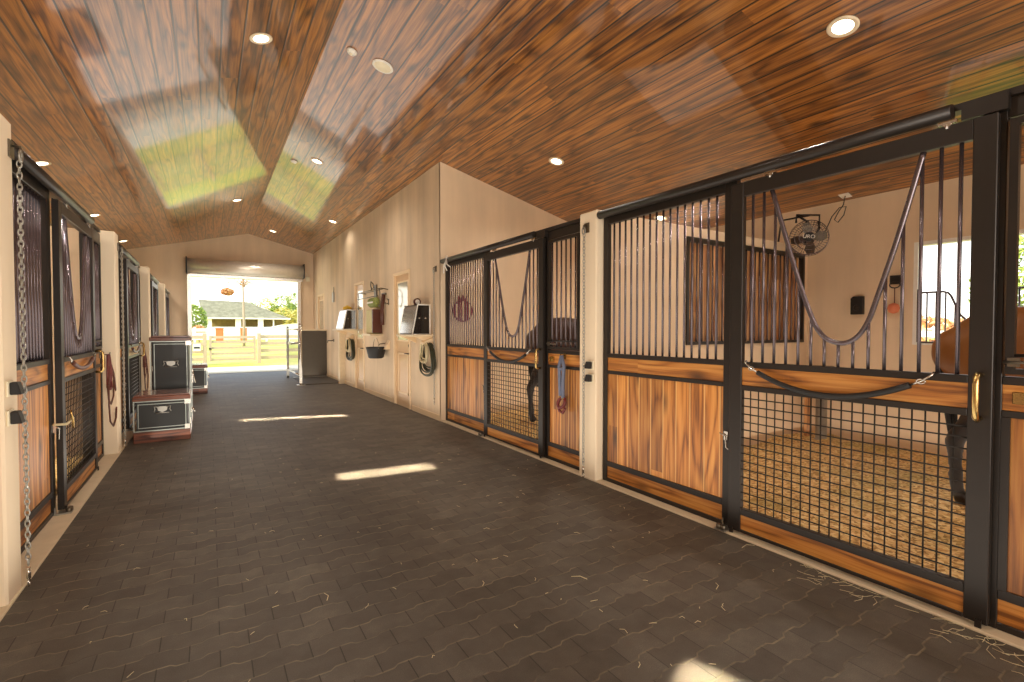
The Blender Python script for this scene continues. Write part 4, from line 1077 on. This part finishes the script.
# house
t = thing('distant_house', 'long low house with a grey-green hip roof and open porch', 'house', (0, 90, 0))
x0, x1, yd = -.6, 10.8, 9.0; ez, rz_ = 3.35, 6.35
mb = MB(); V = [(x0-.2, -1.2, ez), (x1+.8, -1.2, ez), (x1+.8, yd, ez), (x0-.2, yd, ez), (x0-1.2+.4, 3.8, rz_), (x0+6.2, 3.8, rz_-.2)]
mb._quad(V, [(0, 1, 5, 4), (1, 2, 5), (2, 3, 4, 5), (3, 0, 4), (0, 3, 2, 1)]); mb.build('roof', 'roof', t)
mb = MB(); mb.box((x0-.25, -1.25, ez-.2), (x1+.85, -1.15, ez+.02)); mb.build('fascia', 'cream_wall', t)
mb = MB(); mb.box((x0, 1.8, 0), (x1, yd-.5, ez-.1)); mb.build('wall', 'shade', t)
mb = MB(); mb.box((x0, -.9, 0), (x1, -.6, 1.9)); mb.build('low_wall', 'white_fence', t)
for x, w in ((x0+.1, .9), (x0+4.2, .8), (x0+7.4, .8), (x0+9.6, .2)):
    mb = MB(); mb.box((x, -1.0, 0), (x+w, -.7, ez-.2)); mb.build('pillar', 'cream_wall', t)
for x, w, lab in ((.62, .72, 'orange brick pier left of the bare tree'), (2.95, .62, 'orange brick pier behind the bare tree')):
    t = thing('brick_pier', lab, 'pier', (x, 61.2, -.03), 0, 'brick piers in the paddock')
    mb = MB(); mb.box((0, 0, 0), (w, .5, 1.55)); mb.build('shaft', 'brick', t)
    mb = MB(); mb.box((-.04, -.04, 1.55), (w+.04, .54, 1.66)); mb.build('coping', 'brick', t)

def tree(name, loc, crown, trunk_h, label, leafm, n, ls, cat='tree', seed=0, trunk_r=.15, group=None):
    rnd = random.Random(seed); t = thing(name, label, cat, loc, 0, group)
    mb = MB(); mb.tube([(0, 0, -.1), (.02*trunk_h, 0, trunk_h*.5), (0, 0, trunk_h)], [trunk_r, trunk_r*.8, trunk_r*.5], 8); mb.build('trunk', 'bark', t)
    mb = MB()
    for (cx_, cy_, cz_, rx, ry, rzz) in crown:
        for k in range(int(n/len(crown))):
            v = Vector((rnd.gauss(0, 1), rnd.gauss(0, 1), rnd.gauss(0, 1))).normalized()*rnd.uniform(.55, 1.0)**.5
            p = Vector((cx_+v.x*rx, cy_+v.y*ry, cz_+v.z*rzz)); a = Vector((rnd.gauss(0, 1), rnd.gauss(0, 1), rnd.gauss(0, 1))).normalized(); b = a.orthogonal().normalized()
            s_ = ls*rnd.uniform(.6, 1.3); mb._quad([p-a*s_, p-b*s_*.5, p+a*s_, p+b*s_*.5], [(0, 1, 2, 3)])
    mb.build('foliage', leafm, t)
    return t
tree('leafy_tree', (-1.7, 72, 0), [(0, 0, 2.6, 1.6, 1.3, 2.0)], 2, 'green bushy tree beside the left end of the distant house', 'leaf_green', 1300, .22, seed=1)
tree('autumn_shrub', (-1.0, 68, 0), [(0, 0, 1.1, .7, .7, .9)], .8, 'orange-leaved shrub below the left end of the roof', 'leaf_orange', 500, .18, 'shrub', seed=2, trunk_r=.06)
spots = [(8.0, 124, 7.8, 'leaf_green'), (10.8, 121, 8.6, 'leaf_yellow'), (13.6, 117, 9.4, 'leaf_green'), (17.0, 120, 10.2, 'leaf_green'), (12.6, 106, 6.0, 'leaf_yellow'), (15.2, 103, 5.8, 'leaf_yellow')]
labs = ['rounded tree rising just behind the house roof', 'tall pale yellow tree behind the right of the roof', 'green tree behind the yellow trees at right', 'tallest dark green tree at the right of the opening', 'mid-height yellow tree right of the roof end', 'low yellow tree nearest the right jamb']
for i, (x, y, h, m) in enumerate(spots):
    tree('woodland_tree', (x, y, 0), [(0, 0, h*.62, 2.2, 2, h*.38), (1.0, .5, h*.4, 2.0, 2, h*.35), (-1.1, 0, h*.45, 1.6, 1.5, h*.3)], h*.5, labs[i], m, 2000, .26, seed=10+i, group='woodland trees behind the house')
# bare palm-like tree
t = thing('bare_tree', 'slim pale tree with a sparse feathery crown in front of the house', 'tree', (2.62, 49, 0))
rnd = random.Random(4); mb = MB(); mb.tube([(0, 0, -.1), (.03, 0, 2), (.0, 0, 4), (-.04, 0, 6.1)], [.13, .11, .09, .05], 8); mb.build('trunk', 'bark', t)
mb = MB()
for k in range(46):
    a = rnd.uniform(0, 2*pi); z = rnd.uniform(5.1, 6.3); L = rnd.uniform(.6, 1.3); mb.tube([(0, 0, z), (L*.5*cos(a), L*.5*sin(a), z+.35), (L*cos(a), L*sin(a), z+rnd.uniform(-.1, .5))], [.025, .016, .006], 4)
br = mb.build('branches', 'bark', t)
mb = MB()
for k in range(420):
    a = rnd.uniform(0, 2*pi); L = rnd.uniform(.2, 1.35); p = Vector((L*cos(a), L*sin(a), rnd.uniform(5.2, 6.7))); u = Vector((rnd.gauss(0, 1), rnd.gauss(0, 1), rnd.gauss(0, 1))).normalized(); v = u.orthogonal().normalized()
    mb._quad([p-u*.09, p-v*.03, p+u*.09, p+v*.03], [(0, 1, 2, 3)])
mb.build('foliage', 'leaf_orange', t)
t = tree('distant_pine', (4.35, 150, 0), [(0, 0, 11.6, 1.5, 1.2, .95)], 12, 'far pine with a flat orange crown above the house roof', 'leaf_orange', 600, .35, seed=77, trunk_r=.12)
# outside the stall window
tree('garden_tree', (30, 5.4, 0), [(0, 0, 3.2, 2.4, 2.4, 2.4)], 3, 'leafy green tree seen through the stall window', 'leaf_green', 2600, .17, seed=31)
tree('garden_tree', (26, 9.0, 0), [(0, 0, 1.1, 1.5, 3.6, .9)], 1, 'low orange shrubs seen through the stall window', 'leaf_orange', 900, .22, seed=32)
t = thing('paddock_fence', 'white rail fence seen through the stall window', 'fence', (16, -4, 0), pi/2)
mb = MB()
for z in (.4, .85, 1.3): mb.box((0, 0, z-.08), (22, .05, z+.08))
mb.build('rails', 'white_fence', t)
mb = MB()
for i in range(10): mb.box((i*2.4, -.05, 0), (i*2.4+.13, .1, 1.45))
mb.build('posts', 'white_fence', t)

# ------------------------------------------------------------------ world and lights
w = bpy.data.worlds.new('World'); SC.world = w; w.use_nodes = True; nt = w.node_tree; nt.nodes.clear()
out = nt.nodes.new('ShaderNodeOutputWorld'); bg = nt.nodes.new('ShaderNodeBackground'); tc = nt.nodes.new('ShaderNodeTexCoord'); sp = nt.nodes.new('ShaderNodeSeparateXYZ'); cr = nt.nodes.new('ShaderNodeValToRGB')
nt.links.new(tc.outputs['Generated'], sp.inputs[0]); nt.links.new(sp.outputs[2], cr.inputs[0]); nt.links.new(cr.outputs[0], bg.inputs[0]); nt.links.new(bg.outputs[0], out.inputs[0])
cr.color_ramp.elements[0].position = 0; cr.color_ramp.elements[0].color = (1, .93, .82, 1); cr.color_ramp.elements[1].position = .6; cr.color_ramp.elements[1].color = (.55, .75, 1, 1)
bg.inputs[1].default_value = 2.6

def lamp(kind, name, loc, rot, energy, col, **kw):
    L = bpy.data.lights.new(name, kind); L.energy = energy; L.color = col
    for k, v in kw.items(): setattr(L, k, v)
    o = bpy.data.objects.new(name, L); COL.objects.link(o); o.location = loc; o.rotation_euler = rot; return o
sun = lamp('SUN', 'sun', (0, 0, 30), (radians(58), radians(0), radians(-75)), 6.5, (1, .9, .74), angle=radians(.6))
# added fill lamp just inside the solid wall behind the camera
lamp('AREA', 'rear_fill', (1.05, Y0+.15, 1.75), (radians(90), 0, 0), 520, (1, .94, .85), shape='RECTANGLE', size=7.4, size_y=2.8)
# added upward fill lamps over aisle and stall floors, imitating floor bounce
lamp('AREA', 'aisle_fill', (1.07, 8.6, .06), (pi, 0, 0), 260, (1, .9, .78), shape='RECTANGLE', size=3.4, size_y=17)
lamp('AREA', 'right_stall_fill', (4.95, 1.6, .12), (pi, 0, 0), 70, (1, .9, .78), shape='RECTANGLE', size=3.5, size_y=10.4)
lamp('AREA', 'left_stall_fill', (-2.8, 6.0, .12), (pi, 0, 0), 70, (1, .9, .8), shape='RECTANGLE', size=2.6, size_y=14)
# added collimated lamps under the ceiling, imitating sun patches on the aisle floor
for (x, y, sx, sy, e, a) in ((1.15, 8.38, 1.55, .24, 13, -15), (1.48, 4.70, .92, .25, 7, -6)):
    o = lamp('AREA', 'sun_patch_lamp', (x, y, 3.3), (0, 0, radians(a)), e, (1, .86, .62), shape='RECTANGLE', size=sx, size_y=sy); o.data.spread = radians(1.5)
o = lamp('AREA', 'sun_patch_lamp', (1.62, 1.02, 3.3), (0, 0, radians(20)), 5.5, (1, .86, .62), shape='RECTANGLE', size=.36, size_y=.5); o.data.spread = radians(1.5)

# ------------------------------------------------------------------ camera
F, U0, V0 = 484.0, 303.0, 11.0
yaw, pitch = math.atan(U0/F), -math.atan(V0/F)
cam = bpy.data.cameras.new('Camera'); co = bpy.data.objects.new('Camera', cam); COL.objects.link(co)
cam.sensor_width = 36; cam.lens = 36*F/1024; cam.clip_start = .05; cam.clip_end = 500
co.location = (0, 0, 1.4); co.rotation_euler = (pi/2+pitch, 0, -yaw)
SC.camera = co
SC.view_settings.view_transform = 'Standard'; SC.view_settings.look = 'None'; SC.view_settings.exposure = 0; SC.view_settings.gamma = 1
